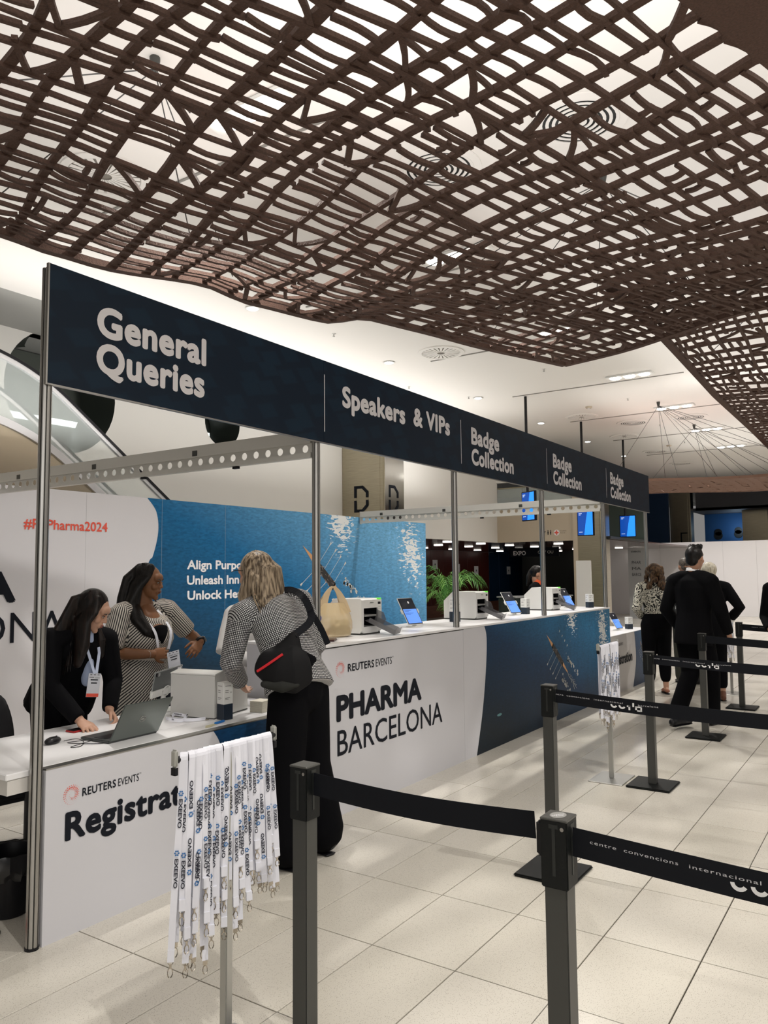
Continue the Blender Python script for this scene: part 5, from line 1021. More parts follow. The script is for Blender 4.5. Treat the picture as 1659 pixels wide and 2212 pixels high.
def face_parts(par, H, F, s, lipm, browm, irism, look=(0, 0)):
    for q in (-1, 1):
        mb = MB(); mb.ell(H + F @ (V3((q * 0.031, 0.0835, 0.010)) * s), (0.0130 * s, 0.0050 * s, 0.0046 * s), F, 12, 8); e = mb.build('eye', mat('eye white', (0.62, 0.58, 0.54), 0.3), par, True)
        mb = MB(); mb.ell(H + F @ (V3((q * 0.031 + look[0], 0.0868, 0.009 + look[1])) * s), (0.0056 * s, 0.0026 * s, 0.0046 * s), F, 10, 6); mb.build('iris', irism, e, True)
        mb = MB(); mb.tube([H + F @ (V3((q * x, y, z)) * s) for x, y, z in ((0.016, 0.0875, 0.0130), (0.031, 0.0885, 0.0150), (0.045, 0.0825, 0.0110))], [0.0016, 0.0024, 0.0014], 6); mb.build('eyelid', browm, e, True)
        mb = MB(); mb.tube([H + F @ (V3((q * x, y, z)) * s) for x, y, z in ((0.013, 0.0925, 0.027), (0.028, 0.0925, 0.034), (0.046, 0.082, 0.030))], [0.0028, 0.0032, 0.0014], 6, flat=0.9); mb.build('eyebrow', browm, par, True)
    mb = MB(); mb.ell(H + F @ (V3((0, 0.0945, -0.0478)) * s), (0.0195 * s, 0.008 * s, 0.0042 * s), F, 14, 8); mb.ell(H + F @ (V3((0, 0.0925, -0.0590)) * s), (0.0175 * s, 0.009 * s, 0.0056 * s), F, 14, 8); mb.build('lips', lipm, par, True)
def hand(mb, W, d, n, side, curl=0.5, s=1.0, spread=0.0, thumb=0.6):
    """W wrist, d towards the fingers, n out of the back of the hand, side +1: thumb on +x of (d x n)."""
    W = V3(W); d = V3(d).normalized(); n = V3(n); n = (n - d * n.dot(d)).normalized(); x = d.cross(n).normalized() * side
    loft(mb, [W - d * 0.02 * s, W + d * 0.01 * s, W + d * 0.045 * s, W + d * 0.085 * s], [(0.025 * s, 0.018 * s), (0.030 * s, 0.018 * s), (0.041 * s, 0.0165 * s), (0.039 * s, 0.012 * s)], x, 14)
    for k, (off, L, r) in enumerate([(0.031, 0.072, 0.0086), (0.0105, 0.080, 0.0088), (-0.0105, 0.075, 0.0084), (-0.030, 0.060, 0.0074)]):
        p = W + d * (0.084 if k in (1, 2) else 0.078) * s + x * off * s; a = curl * (0.75 + 0.15 * k); dd = (d + x * spread * off * 10).normalized(); pts = [p - dd * 0.02 * s, p]
        ang = 0
        for q, f in enumerate((0.45, 0.31, 0.24)): ang += a * (0.7, 1.0, 0.8)[q]; p = p + (dd * math.cos(ang) - n * math.sin(ang)) * (L * f * s); pts.append(p)
        loft(mb, pts, [r * s, r * s, r * 0.97 * s, r * 0.9 * s, r * 0.78 * s], x, 10)
    p = W + d * 0.022 * s + x * 0.028 * s; dd = (d * 0.75 + x * thumb - n * 0.35).normalized(); pts = [p - x * 0.01 * s, p + dd * 0.036 * s]; e = (dd * 0.6 + d * 0.75 - n * 0.25).normalized(); pts += [pts[-1] + e * 0.030 * s, pts[-1] + e * 0.030 * s + (e + d * 0.3 - n * 0.3 * curl).normalized() * 0.024 * s]
    loft(mb, pts, [0.0135 * s, 0.0115 * s, 0.0098 * s, 0.0082 * s], x, 10)
def shoe(par, A, toe, m, heel=0.0, L=0.26, w=0.045, open_=False, sole=None, lift=0.0):
    """shoe under ankle A pointing along toe (unit xy)."""
    A = V3(A); d = V3((toe[0], toe[1], 0)).normalized(); r = V3((d.y, -d.x, 0)); z0 = lift
    b = V3((A.x, A.y, z0)) - d * 0.06
    mb = MB(); loft(mb, [b + V3((0, 0, 0.045 + heel)), b + d * 0.07 + V3((0, 0, 0.050 + heel * 0.8)), b + d * 0.15 + V3((0, 0, 0.038 + heel * 0.2)), b + d * (L - 0.035) + V3((0, 0, 0.026))], [(w * 0.80, 0.040 if not open_ else 0.022), (w * 0.85, 0.044 if not open_ else 0.02), (w, 0.030), (w * 0.85, 0.020)], r, 16)
    if not open_: loft(mb, [b + d * 0.03 + V3((0, 0, 0.06 + heel)), V3((A.x, A.y, z0 + 0.10 + heel))], [(0.036, 0.046), (0.038, 0.042)], r, 14)
    mb.v = [(x, y, max(z, z0 + 0.004)) for x, y, z in mb.v]; o = remesh(mb, 0.007, 'shoe', m, par, 2)
    mb = MB(); loft(mb, [b + V3((0, 0, 0.008)), b + d * 0.10 + V3((0, 0, 0.008)), b + d * (L - 0.10) + V3((0, 0, 0.008)), b + d * (L - 0.035) + V3((0, 0, 0.008))], [(w * 0.84, 0.008), (w * 0.80, 0.008), (w * 1.03, 0.008), (w * 0.88, 0.008)], r, 14); mb.build('sole', sole or M_BLACK, o, True)
    if heel > 0.03: MB().cyl(b + V3((0, 0, 0.001)) , b + V3((0, 0, 0.03 + heel)), 0.014, 0.026, 10).build('heel', m, o, True)
    return o
class Pose: pass
def pose(h=1.70, **kw):
    p = Pose(); k = h / 1.70
    D = dict(P=(0, 0, 0.93), C=(0, 0.01, 1.22), N=(0, 0.0, 1.43), H=(0, 0.02, 1.575), SL=(-0.18, 0, 1.385), SR=(0.18, 0, 1.385), EL=(-0.23, -0.02, 1.10), ER=(0.23, -0.02, 1.10), WL=(-0.23, 0.06, 0.86), WR=(0.23, 0.06, 0.86),
             HL=(-0.085, 0, 0.90), HR=(0.085, 0, 0.90), KL=(-0.095, 0.02, 0.49), KR=(0.095, 0.02, 0.49), AL=(-0.10, 0, 0.085), AR=(0.10, 0, 0.085))
    for n_, v in D.items(): setattr(p, n_, V3(v) * k)
    for n_, v in kw.items(): setattr(p, n_, V3(v))
    p.k = k; return p
def figure(lab, x, y, rz, p, skin, vox, face=(0, 1, 0), up=(0, 0, 1), hs=1.0, hands=None, bulk=1.0, leg=1.0, arm=1.0, ear=True, name='person'):
    """Empty + one continuous body (head, neck, trunk, arms, hands, legs, feet)."""
    t = thing(name, lab, 'person', (x, y, 0), math.radians(rz)); mb = MB(); F = frame(face, up)
    head(mb, p.H, F, hs, ear); nb = p.H + F @ V3((0, -0.025, -0.06)) * hs
    loft(mb, [p.N - V3((0, 0, 0.03)), p.N.lerp(nb, 0.5), nb], [(0.062 * bulk, 0.055), (0.052 * bulk, 0.050), (0.050 * bulk, 0.052)])
    rt = (p.SR - p.SL).normalized(); k = p.k
    loft(mb, [p.P - V3((0, 0, 0.04)), p.P.lerp(p.C, 0.45), p.C, p.C.lerp(p.N, 0.6), p.N - V3((0, 0, 0.02))], [(0.135 * bulk, 0.10 * bulk), (0.115 * bulk, 0.09 * bulk), (0.135 * bulk, 0.10 * bulk), (0.105 * bulk, 0.070), (0.055, 0.05)], rt, 18)
    for S, E, W in ((p.SL, p.EL, p.WL), (p.SR, p.ER, p.WR)):
        loft(mb, [S - (S - p.N) * 0.30 - V3((0, 0, 0.012)), S - V3((0, 0, 0.010)), S.lerp(E, 0.5), E, E.lerp(W, 0.35), W], [q * arm for q in (0.042, 0.044, 0.042, 0.037, 0.036, 0.025)], (0, 1, 0.1), 14)
    for Hh, K, A in ((p.HL, p.KL, p.AL), (p.HR, p.KR, p.AR)):
        loft(mb, [Hh, Hh.lerp(K, 0.5), K, K.lerp(A, 0.35), A], [q * leg for q in (0.082, 0.070, 0.052, 0.050, 0.034)], (1, 0, 0), 14)
        loft(mb, [A + V3((0, -0.03, -0.03)), A + V3((0, 0.05, -0.045)), A + V3((0, 0.13, -0.062))], [0.028, 0.026, 0.018], (1, 0, 0), 12)
    hands = hands or {}
    for s, W, E in (('L', p.WL, p.EL), ('R', p.WR, p.ER)):
        a = hands.get(s) or {}; d = V3(a.get('d', tuple(W - E))); n = V3(a.get('n', (-1 if s == 'L' else 1, 0, 0)))
        hand(mb, W, d, n, (1 if s == 'L' else -1) * a.get('flip', 1), a.get('curl', 0.45), a.get('s', 0.98 * k), a.get('spread', 0.2), a.get('thumb', 0.6))
    t['_F'] = 0; del t['_F']
    body = remesh(mb, vox, 'body', skin, t, 3, 0.55)
    return t, F
def add_uv(me, parts, rots):
    segs = []
    for pi, q in enumerate(parts):
        P = [V3(a) for a in q[0]]; R = [r[0] if isinstance(r, (tuple, list)) else r for r in q[1]]; R2 = [r[1] if isinstance(r, (tuple, list)) else r for r in q[1]]; rm = sum(a + b for a, b in zip(R, R2)) / (2 * len(R)); L = 0
        for i in range(len(P) - 1):
            d = P[i + 1] - P[i]; l = d.length; d = d / l; a = V3(q[2] if len(q) > 2 else (1, 0, 0)); a = a - d * a.dot(d); a.normalize(); segs.append((pi, P[i], d, l, L, a, d.cross(a), (R[i] + R[i + 1] + R2[i] + R2[i + 1]) / 4, rm)); L += l
    uv = me.uv_layers.new(name='UVMap').data; vs = [v.co for v in me.vertices]
    for f in me.polygons:
        c = f.center; best = None
        for sg in segs:
            w = c - sg[1]; t = max(0, min(sg[3], w.dot(sg[2]))); e = (w - sg[2] * t).length / sg[7]
            if best is None or e < best[0]: best = (e, sg)
        pi, p0, d, l, L, a, b, r, rm = best[1]; w = c - p0; ac = math.atan2(w.dot(b), w.dot(a)); ro = rots[pi]; cr, sr = math.cos(ro), math.sin(ro)
        for li in f.loop_indices:
            w = vs[me.loops[li].vertex_index] - p0; an = math.atan2(w.dot(b), w.dot(a))
            while an - ac > PI: an -= 2 * PI
            while an - ac < -PI: an += 2 * PI
            u, v = an * rm, L + w.dot(d); uv[li].uv = (u * cr - v * sr, u * sr + v * cr)
def garment(par, name, m, vox, parts, it=4, rots=None, flat=()):
    mb = MB()
    for i, q in enumerate(parts): loft(mb, q[0], q[1], q[2] if len(q) > 2 else (1, 0, 0), 20, i not in flat)
    return remesh(mb, vox, name, m, par, it, post=(lambda me: add_uv(me, parts, rots)) if rots else None)
def jacket(par, p, m, vox, w=0.17, d=0.115, hip=0.18, hipd=0.13, len_=0.14, sl=0.058, cuff=0.042, neck=0.085, name='jacket', wt=0.15, lf=1.0, rots=None):
    rt = (p.SR - p.SL).normalized(); dn = (p.P - p.C).normalized()
    body = [p.N + V3((0, 0, 0.0)), p.N.lerp(p.C, 0.22), p.N.lerp(p.C, 0.55), p.C, p.C.lerp(p.P, 0.5), p.P, p.P + dn * len_]
    parts = [(body, [(neck, neck * 0.8), (w * 0.80, d * 0.85), (w * 1.0, d), (w, d * 1.04), (wt, d * 0.95), (hip, hipd), (hip * 1.03, hipd * 1.03)], rt)]
    for S, E, W in ((p.SL, p.EL, p.WL), (p.SR, p.ER, p.WR)): parts.append(([p.N + V3((0, 0, -0.015)), p.N.lerp(S, 0.55) + V3((0, 0, 0.004)), S + V3((0, 0, 0.0))], [neck * 0.78, sl * 1.06, sl * 1.14], (0, 1, 0.1))); parts.append(([S - (S - p.N) * 0.30, S, S.lerp(E, 0.5), E, E.lerp(W, 0.5), E.lerp(W, 0.95 * lf)], [sl * 1.1, sl * 1.12, sl, sl * 0.92, (sl + cuff) / 2.1, cuff], (0, 1, 0.1)))
    return garment(par, name, m, vox, parts, 4, (0,) * 5 if rots else None, (0, 2, 4))
def trousers(par, p, m, vox, hip=0.165, hipd=0.125, th=0.095, kn=0.072, hem=0.062, end=0.97, name='trousers'):
    parts = [([p.P + V3((0, 0, 0.07)), p.P, p.P - V3((0, 0, 0.07))], [(hip * 0.9, hipd * 0.9), (hip, hipd), (hip, hipd)], (p.HR - p.HL).normalized())]
    for H_, K, A in ((p.HL, p.KL, p.AL), (p.HR, p.KR, p.AR)): parts.append(([H_, H_.lerp(K, 0.5), K, K.lerp(A, 0.5), K.lerp(A, end)], [th, (th + kn) / 2, kn, (kn + hem) / 2, hem], (1, 0, 0)))
    return garment(par, name, m, vox, parts)
def m_hair(name, c1, c2, sc_=(60, 60, 3), rough=0.38):
    m = mat(name, c1, rough, spec=0.25); N, L, b = nodes_of(m); tc = N.new('ShaderNodeTexCoord'); mp = N.new('ShaderNodeMapping'); mp.inputs['Scale'].default_value = sc_; n = N.new('ShaderNodeTexNoise'); n.inputs['Scale'].default_value = 1; n.inputs['Detail'].default_value = 3; n.inputs['Distortion'].default_value = 0.4
    L.new(tc.outputs['Object'], mp.inputs[0]); L.new(mp.outputs[0], n.inputs['Vector']); r = N.new('ShaderNodeValToRGB'); r.color_ramp.elements[0].position = 0.38; r.color_ramp.elements[1].position = 0.64; r.color_ramp.elements[0].color = (*c1, 1); r.color_ramp.elements[1].color = (*c2, 1); L.new(n.outputs[0], r.inputs[0]); L.new(r.outputs[0], b.inputs['Base Color'])
    bp = N.new('ShaderNodeBump'); bp.inputs['Strength'].default_value = 0.5; bp.inputs['Distance'].default_value = 0.006; L.new(n.outputs[0], bp.inputs['Height']); L.new(bp.outputs[0], b.inputs['Normal']); return m
def m_pattern(name, kind, dark, lite, f):
    m = mat(name, lite, 0.8, spec=0.2); N, L, b = nodes_of(m); tc = N.new('ShaderNodeTexCoord'); out = None
    def wave(dirv, fr, dist=0.0):
        mp = N.new('ShaderNodeVectorMath'); mp.operation = 'DOT_PRODUCT'; mp.inputs[1].default_value = dirv; L.new(tc.outputs['UV'], mp.inputs[0]); a = N.new('ShaderNodeMath'); a.operation = 'MULTIPLY'; a.inputs[1].default_value = 2 * PI * fr; L.new(mp.outputs['Value'], a.inputs[0]); src = a.outputs[0]
        if dist:
            n = N.new('ShaderNodeTexNoise'); n.inputs['Scale'].default_value = 9; L.new(tc.outputs['Object'], n.inputs['Vector']); q = N.new('ShaderNodeMath'); q.operation = 'MULTIPLY_ADD'; q.inputs[1].default_value = dist; L.new(n.outputs[0], q.inputs[0]); L.new(src, q.inputs[2]); src = q.outputs[0]
        s = N.new('ShaderNodeMath'); s.operation = 'SINE'; L.new(src, s.inputs[0]); return s.outputs[0]
    if kind == 'check':
        a = wave((1, 0, 0), f); c = wave((0, 1, 0), f); mn = N.new('ShaderNodeMath'); mn.operation = 'MINIMUM'; L.new(a, mn.inputs[0]); L.new(c, mn.inputs[1]); src = mn.outputs[0]; th = -0.25
    elif kind == 'stripe': src = wave((1, 0, 0), f, 1.2); th = -0.15
    else:
        v = N.new('ShaderNodeTexNoise'); v.inputs['Scale'].default_value = f; v.inputs['Detail'].default_value = 0; v.inputs['Distortion'].default_value = 1.8; L.new(tc.outputs['Object'], v.inputs['Vector']); a = N.new('ShaderNodeMath'); a.operation = 'MULTIPLY'; a.inputs[1].default_value = 30; L.new(v.outputs[0], a.inputs[0]); s = N.new('ShaderNodeMath'); s.operation = 'SINE'; L.new(a.outputs[0], s.inputs[0]); src = s.outputs[0]; th = -0.1
    g = N.new('ShaderNodeMapRange'); g.inputs[1].default_value = th - 0.15; g.inputs[2].default_value = th + 0.15; L.new(src, g.inputs[0]); mx = N.new('ShaderNodeMix'); mx.data_type = 'RGBA'; mx.inputs[6].default_value = (*dark, 1); mx.inputs[7].default_value = (*lite, 1); L.new(g.outputs[0], mx.inputs[0]); L.new(mx.outputs[2], b.inputs['Base Color']); return m
def m_skin(name, c): 
    m = mat(name, c, 0.5, noise_s=30, noise_a=0.10, spec=0.35); b = nodes_of(m)[2]; b.inputs['Subsurface Weight'].default_value = 0.12; b.inputs['Subsurface Radius'].default_value = (0.02, 0.008, 0.004); b.inputs['Subsurface Scale'].default_value = 0.3; return m
SK1 = m_skin('light skin', (0.50, 0.29, 0.20)); SK2 = m_skin('brown skin', (0.20, 0.088, 0.040)); SK3 = m_skin('tan skin', (0.42, 0.23, 0.15))
LIP1 = mat('lip rose', (0.33, 0.08, 0.07), 0.4); LIP2 = mat('lip plum', (0.11, 0.022, 0.02), 0.35); BROW = mat('brow dark', (0.010, 0.007, 0.006), 0.6); IRIS = mat('iris dark', (0.012, 0.007, 0.004), 0.15)
M_BLZ = mat('black blazer cloth', (0.0028, 0.0028, 0.0038), 0.85, noise_s=40, bump=0.08, spec=0.10); M_BTR = mat('black trouser cloth', (0.0028, 0.0028, 0.0038), 0.9, spec=0.08)
H_BLK = m_hair('near black hair', (0.002, 0.0018, 0.0018), (0.008, 0.006, 0.005)); H_DKB = m_hair('dark brown hair', (0.0022, 0.0016, 0.0014), (0.013, 0.007, 0.005)); H_BLD = m_hair('ash blonde hair', (0.07, 0.048, 0.030), (0.42, 0.33, 0.23), (75, 75, 4)); H_BRN = m_hair('curly brown hair', (0.025, 0.013, 0.007), (0.14, 0.08, 0.04), (40, 40, 25))
def strands(par, m, paths, r=0.003, name='hair_strands'):
    mb = MB()
    for P_ in paths: mb.tube(smooth_pts([tuple(q) for q in P_], 4), [r * (0.5 + 0.5 * math.sin(PI * (0.15 + 0.85 * k / ((len(P_) - 1) * 4)))) for k in range((len(P_) - 1) * 4 + 1)], 5)
    return mb.build(name, m, par, True, kind='stuff')
def badge(par, top, w=0.085, h=0.125, face=(0, 1, 0), tilt=0.0, nm='name_badge'):
    """conference badge hanging from top: white card, dark lines, red foot."""
    top = V3(top); f = V3(face).normalized(); x = V3((0, 0, 1)).cross(f).normalized(); z = V3((0, 0, 1)); z = (z * math.cos(tilt) + x * math.sin(tilt)); x = z.cross(f) * -1
    def q(a, b, e): return tuple(top + x * a + z * b + f * e)
    def quad(n_, a0, b0, a1, b1, e, m, pr): return MB().add([q(a0, b0, e), q(a1, b0, e), q(a1, b1, e), q(a0, b1, e), q(a0, b0, e - 0.002), q(a1, b0, e - 0.002), q(a1, b1, e - 0.002), q(a0, b1, e - 0.002)], [(0, 1, 2, 3), (7, 6, 5, 4), (0, 4, 5, 1), (1, 5, 6, 2), (2, 6, 7, 3), (3, 7, 4, 0)]).build(n_, m, pr)
    o = quad(nm, -w / 2, -h, w / 2, 0, 0.0, mat('badge white', (0.66, 0.68, 0.74), 0.35), par)
    quad('red_band', -w / 2 + 0.001, -h + 0.001, w / 2 - 0.001, -h + 0.020, 0.0012, M_RED, o)
    for a in (-0.6, 0.0, 0.6): quad('slot', a * w / 2 - 0.006, -0.010, a * w / 2 + 0.006, -0.006, 0.0012, M_INK, o)
    for k, (b, ww) in enumerate([(-0.040, 0.60), (-0.058, 0.48)]): quad('name_line', -w * ww / 2, b, w * ww / 2, b + 0.006, 0.0012, M_INK, o)
    quad('text_line', w * 0.05, -0.024, w * 0.42, -0.021, 0.0012, M_GREYP, o); quad('text_line', -w * 0.42, -0.026, -w * 0.05, -0.024, 0.0012, M_GREYP, o)
    return o

# --- woman in the black blazer, bent over the desk (faces -y)
p = pose(1.66, P=(-0.045, -0.02, 0.90), C=(-0.03, 0.13, 1.10), N=(0.0, 0.21, 1.26), H=(-0.02, 0.30, 1.385), SR=(0.165, 0.17, 1.225), SL=(-0.155, 0.24, 1.21), ER=(0.235, 0.28, 0.985), WR=(0.165, 0.475, 0.80), EL=(-0.19, 0.26, 0.96), WL=(-0.075, 0.395, 0.815))
fd = (-0.50, 0.76, -0.52)
t, F = figure('person with long dark hair in a black blazer leaning over the low desk', 2.845, 4.28, 178, p, SK1, 0.0042, fd, hs=0.93, hands=dict(R=dict(d=(0.03, 0.85, -0.30), n=(0.1, 0.3, 0.95), curl=0.42, s=0.95, spread=0.5), L=dict(d=(-0.05, 0.6, -0.5), n=(-0.75, 0.25, 0.5), curl=1.1, s=0.95)))
face_parts(t, p.H, F, 0.93, LIP1, BROW, IRIS, (0, -0.003))
jk = jacket(t, p, M_BLZ, 0.0075, w=0.188, d=0.13, hip=0.205, hipd=0.15, len_=0.12, wt=0.175, sl=0.062, cuff=0.044)
trousers(t, p, M_BTR, 0.012)
g = garment(t, 'blue_shirt', mat('pale blue shirt', (0.42, 0.50, 0.70), 0.7), 0.007, [([p.N + V3((-0.02, 0.050, -0.01)), p.C + V3((0.0, 0.106, 0.06)), p.C + V3((0.0, 0.108, -0.04)), p.C + V3((0.0, 0.104, -0.13))], [(0.030, 0.03), (0.034, 0.045), (0.032, 0.045), (0.028, 0.04)], (1, 0, 0))])
hd = p.H; X1 = lambda a, b, c: hd + F @ (V3((a, b, c)) * 0.93)
mb = MB(); mb.ell(X1(0, -0.030, 0.034), (0.083, 0.093, 0.097), F, 24, 16)
Dn = V3((0, 0, -1))
loft(mb, [X1(0.045, 0.0, 0.085), X1(0.074, 0.012, 0.02), X1(0.082, 0.0, -0.06), hd + V3((0.085, 0.02, -0.19)), hd + V3((0.10, 0.0, -0.30))], [(0.03, 0.03), (0.022, 0.055), (0.025, 0.062), (0.035, 0.055), (0.02, 0.03)], (1, 0.2, 0))
loft(mb, [X1(0.0, -0.05, 0.09), X1(0.02, -0.10, 0.02), hd + V3((0.10, -0.10, -0.10)), hd + V3((0.155, -0.13, -0.19)), hd + V3((0.19, -0.14, -0.29))], [(0.05, 0.03), (0.072, 0.035), (0.085, 0.04), (0.075, 0.035), (0.04, 0.02)], (1, 0, 0))
loft(mb, [X1(-0.045, 0.0, 0.085), X1(-0.076, 0.0, 0.02), X1(-0.075, -0.02, -0.07), hd + V3((-0.07, -0.03, -0.18)), hd + V3((-0.075, -0.02, -0.27))], [(0.03, 0.03), (0.018, 0.05), (0.02, 0.05), (0.03, 0.04), (0.015, 0.02)], (1, 0.2, 0))
remesh(mb, 0.006, 'hair', H_DKB, t, 5)
rd = random.Random(4); ps = []
for k in range(34):
    a = rd.random(); s = 0.4 + 0.6 * rd.random(); ps.append([X1(0.03 + 0.02 * a, -0.02 - 0.05 * a, 0.115), X1(0.080, -0.02 - 0.04 * a, 0.04), hd + V3((0.10 + 0.01 * a, -0.02 - 0.10 * a, -0.10)), hd + V3((0.105 + 0.02 * a, -0.03 - 0.14 * a, -0.18 - 0.05 * s)), hd + V3((0.115 + 0.03 * rd.random(), -0.02 - 0.16 * a, -0.26 - 0.10 * s))])
strands(t, H_DKB, ps, 0.003)
badge(t, p.C + V3((0.0, 0.185, -0.075)), 0.075, 0.135, (0.15, 1, 0.1), 0.12)
for s in (-1, 1): MB().ribbon([p.N + V3((-0.02 + 0.05 * s, 0.055, 0.0)), p.C + V3((0.0 + 0.035 * s, 0.170, 0.04)), p.C + V3((0.0 + 0.006 * s, 0.188, -0.075))], 0.018, 0.002, up=(0, 1, 0.3)).build('lanyard_strap', mat('white blue strap', (0.55, 0.62, 0.80), 0.5), t)

# --- woman in the striped dress, upright behind the desk
M_DRESS = m_pattern('striped wrap dress', 'stripe', (0.02, 0.018, 0.022), (0.62, 0.58, 0.52), 66)
p = pose(1.67, P=(0.0, -0.02, 0.93), C=(0.0, 0.01, 1.19), N=(0.0, 0.0, 1.395), H=(-0.01, 0.035, 1.545), SR=(0.195, 0.0, 1.335), SL=(-0.205, 0.0, 1.345), ER=(0.285, 0.02, 1.075), WR=(0.10, 0.215, 1.065), EL=(-0.405, 0.02, 1.155), WL=(-0.375, 0.165, 1.110))
fd = (-0.42, 0.86, -0.16)
t, F = figure('person with long black hair in a black and cream striped dress, hand near watch', 3.60, 4.45, 180, p, SK2, 0.0042, fd, hs=1.0, bulk=1.15, arm=1.18, hands=dict(R=dict(d=(-1, 0.15, 0.0), n=(0.1, 1.0, 0.15), curl=0.35, s=1.0, flip=-1), L=dict(d=(0.80, 0.25, -0.62), n=(0.1, 0.9, 0.6), curl=0.55, s=1.02, flip=1)))
face_parts(t, p.H, F, 1.0, LIP2, BROW, IRIS, (-0.003, -0.001))
parts = [([p.N + V3((0, -0.045, -0.03)), p.N + V3((0, -0.02, -0.065)), p.C + V3((0, 0.03, 0.05)), p.C + V3((0, 0.035, -0.03)), p.C + V3((0, 0.01, -0.13)), p.P, p.P + V3((0, 0, -0.18)), p.P + V3((0, 0.01, -0.50))], [(0.115, 0.035), (0.165, 0.065), (0.195, 0.118), (0.200, 0.150), (0.175, 0.125), (0.205, 0.15), (0.215, 0.155), (0.225, 0.16)], (1, 0, 0))]
for S, E in ((p.SL, p.EL), (p.SR, p.ER)): parts.append(([S.lerp(p.N, 0.55) + V3((0, 0, -0.015)), S.lerp(p.N, 0.2), S], [0.055, 0.07, 0.075], (0, 1, 0.1))); parts.append(([S - (S - p.N) * 0.3, S, S.lerp(E, 0.5), S.lerp(E, 0.86)], [0.072, 0.078, 0.076, 0.072], (0, 1, 0.1)))
garment(t, 'dress', M_DRESS, 0.008, parts, 4, (0.75, 0.0, 0.0, 0.0, 0.0), (0, 2, 4))
mb = MB(); loft(mb, [p.N + V3((0, 0.020, -0.03)), p.N + V3((0.0, 0.085, -0.09)), p.N + V3((0.0, 0.128, -0.15)), p.C + V3((0.0, 0.158, 0.035))], [(0.060, 0.045), (0.068, 0.034), (0.062, 0.028), (0.050, 0.024)], (1, 0, 0)); remesh(mb, 0.007, 'neckline', SK2, t, 3)
mb = MB(); loft(mb, [p.C + V3((0.0, 0.168, 0.045)), p.C + V3((0.0, 0.182, -0.01)), p.C + V3((-0.005, 0.180, -0.06))], [(0.060, 0.02), (0.045, 0.018), (0.008, 0.012)], (1, 0, 0)); remesh(mb, 0.006, 'black_camisole', M_BLZ, t, 2)
mb = MB(); mb.ribbon(smooth_pts([(0.17, 0.10, 1.04), (0.05, 0.165, 1.03), (-0.10, 0.155, 1.03), (-0.18, 0.07, 1.035)]), 0.03, 0.006, up=(0, 1, 0)); mb.build('waist_tie', M_DRESS, t)
hd = p.H; X1 = lambda a, b, c: hd + F @ V3((a, b, c))
mb = MB(); mb.ell(X1(0, -0.032, 0.036), (0.086, 0.095, 0.098), F, 24, 16)
loft(mb, [X1(0.03, 0.01, 0.105), X1(0.072, 0.0, 0.05), X1(0.086, -0.045, -0.03), hd + V3((0.115, -0.03, -0.16)), hd + V3((0.125, 0.06, -0.26)), hd + V3((0.10, 0.125, -0.335)), hd + V3((0.06, 0.14, -0.37))], [(0.03, 0.03), (0.02, 0.05), (0.03, 0.055), (0.06, 0.05), (0.065, 0.04), (0.05, 0.035), (0.02, 0.015)], (1, 0.2, 0))
loft(mb, [X1(0.0, -0.07, 0.09), X1(0.03, -0.11, 0.0), hd + V3((0.09, -0.11, -0.12)), hd + V3((0.13, -0.11, -0.24)), hd + V3((0.16, -0.09, -0.30))], [(0.05, 0.03), (0.08, 0.04), (0.085, 0.045), (0.06, 0.035), (0.02, 0.015)], (1, 0, 0))
remesh(mb, 0.006, 'hair', H_BLK, t, 5)
ps = []
for k in range(26):
    a = rd.random(); b = rd.random(); ps.append([X1(0.02 + 0.03 * a, 0.0 - 0.05 * a, 0.128), X1(0.086, -0.03 * a, 0.04), hd + V3((0.12 + 0.02 * b, -0.04 - 0.06 * a, -0.10)), hd + V3((0.145 + 0.03 * b, 0.02 - 0.06 * a, -0.22)), hd + V3((0.10 + 0.06 * b, 0.11 * (1 - a), -0.33 - 0.04 * b))])
ps += [[X1(-0.06, -0.02, 0.06), X1(-0.085, -0.03, -0.06), hd + V3((-0.10, 0.04, -0.20)), hd + V3((-0.14, 0.06, -0.245)), hd + V3((-0.19, 0.06, -0.245))]]
strands(t, H_BLK, ps, 0.0035)
MB().ell(X1(0.086, -0.004, -0.036), (0.0045, 0.0045, 0.0045)).build('pearl_earring', M_LETTERB, t, True)
for s, q in ((-1, V3((-0.055, 0.187, -0.105))), (1, V3((0.03, 0.187, -0.115)))): MB().ribbon(smooth_pts([p.N + V3((0.062 * s, 0.01, -0.005)), p.N + V3((0.080 * s, 0.085, -0.08)), p.C + V3((0.068 * s - 0.005, 0.186, 0.02)), p.C + q]), 0.021, 0.002, up=(0, 1, 0.2)).build('lanyard_strap', M_STRAP, t)
badge(t, p.C + V3((-0.045, 0.245, -0.118)), 0.10, 0.165, (0.05, 1, -0.05), -0.16)
W = p.WL; dW = (p.WL - p.EL).normalized(); mb = MB(); mb.cyl(W - dW * 0.012, W + dW * 0.012, 0.036, n=20); wt_ = mb.build('watch_band', M_BLACK, t, True); nW = V3((-0.75, 0.3, 0.45)).normalized(); mb = MB(); mb.M = Matrix.Translation(W + nW * 0.036) @ nW.to_track_quat('Z', 'Y').to_matrix().to_4x4(); mb.bbox((-0.020, -0.022, -0.006), (0.020, 0.022, 0.007), 0.005, 2); mb.build('watch_face', mat('watch steel', (0.25, 0.26, 0.27), 0.15, 0.6), wt_)
mb = MB(); mb.tube([p.WR + V3((0.035, 0, 0)) + V3((0, 0.03 * math.cos(a), 0.027 * math.sin(a))) for a in [2 * PI * k / 16 for k in range(17)]], 0.0012, 5, False); mb.build('bracelet', M_ALU, t)

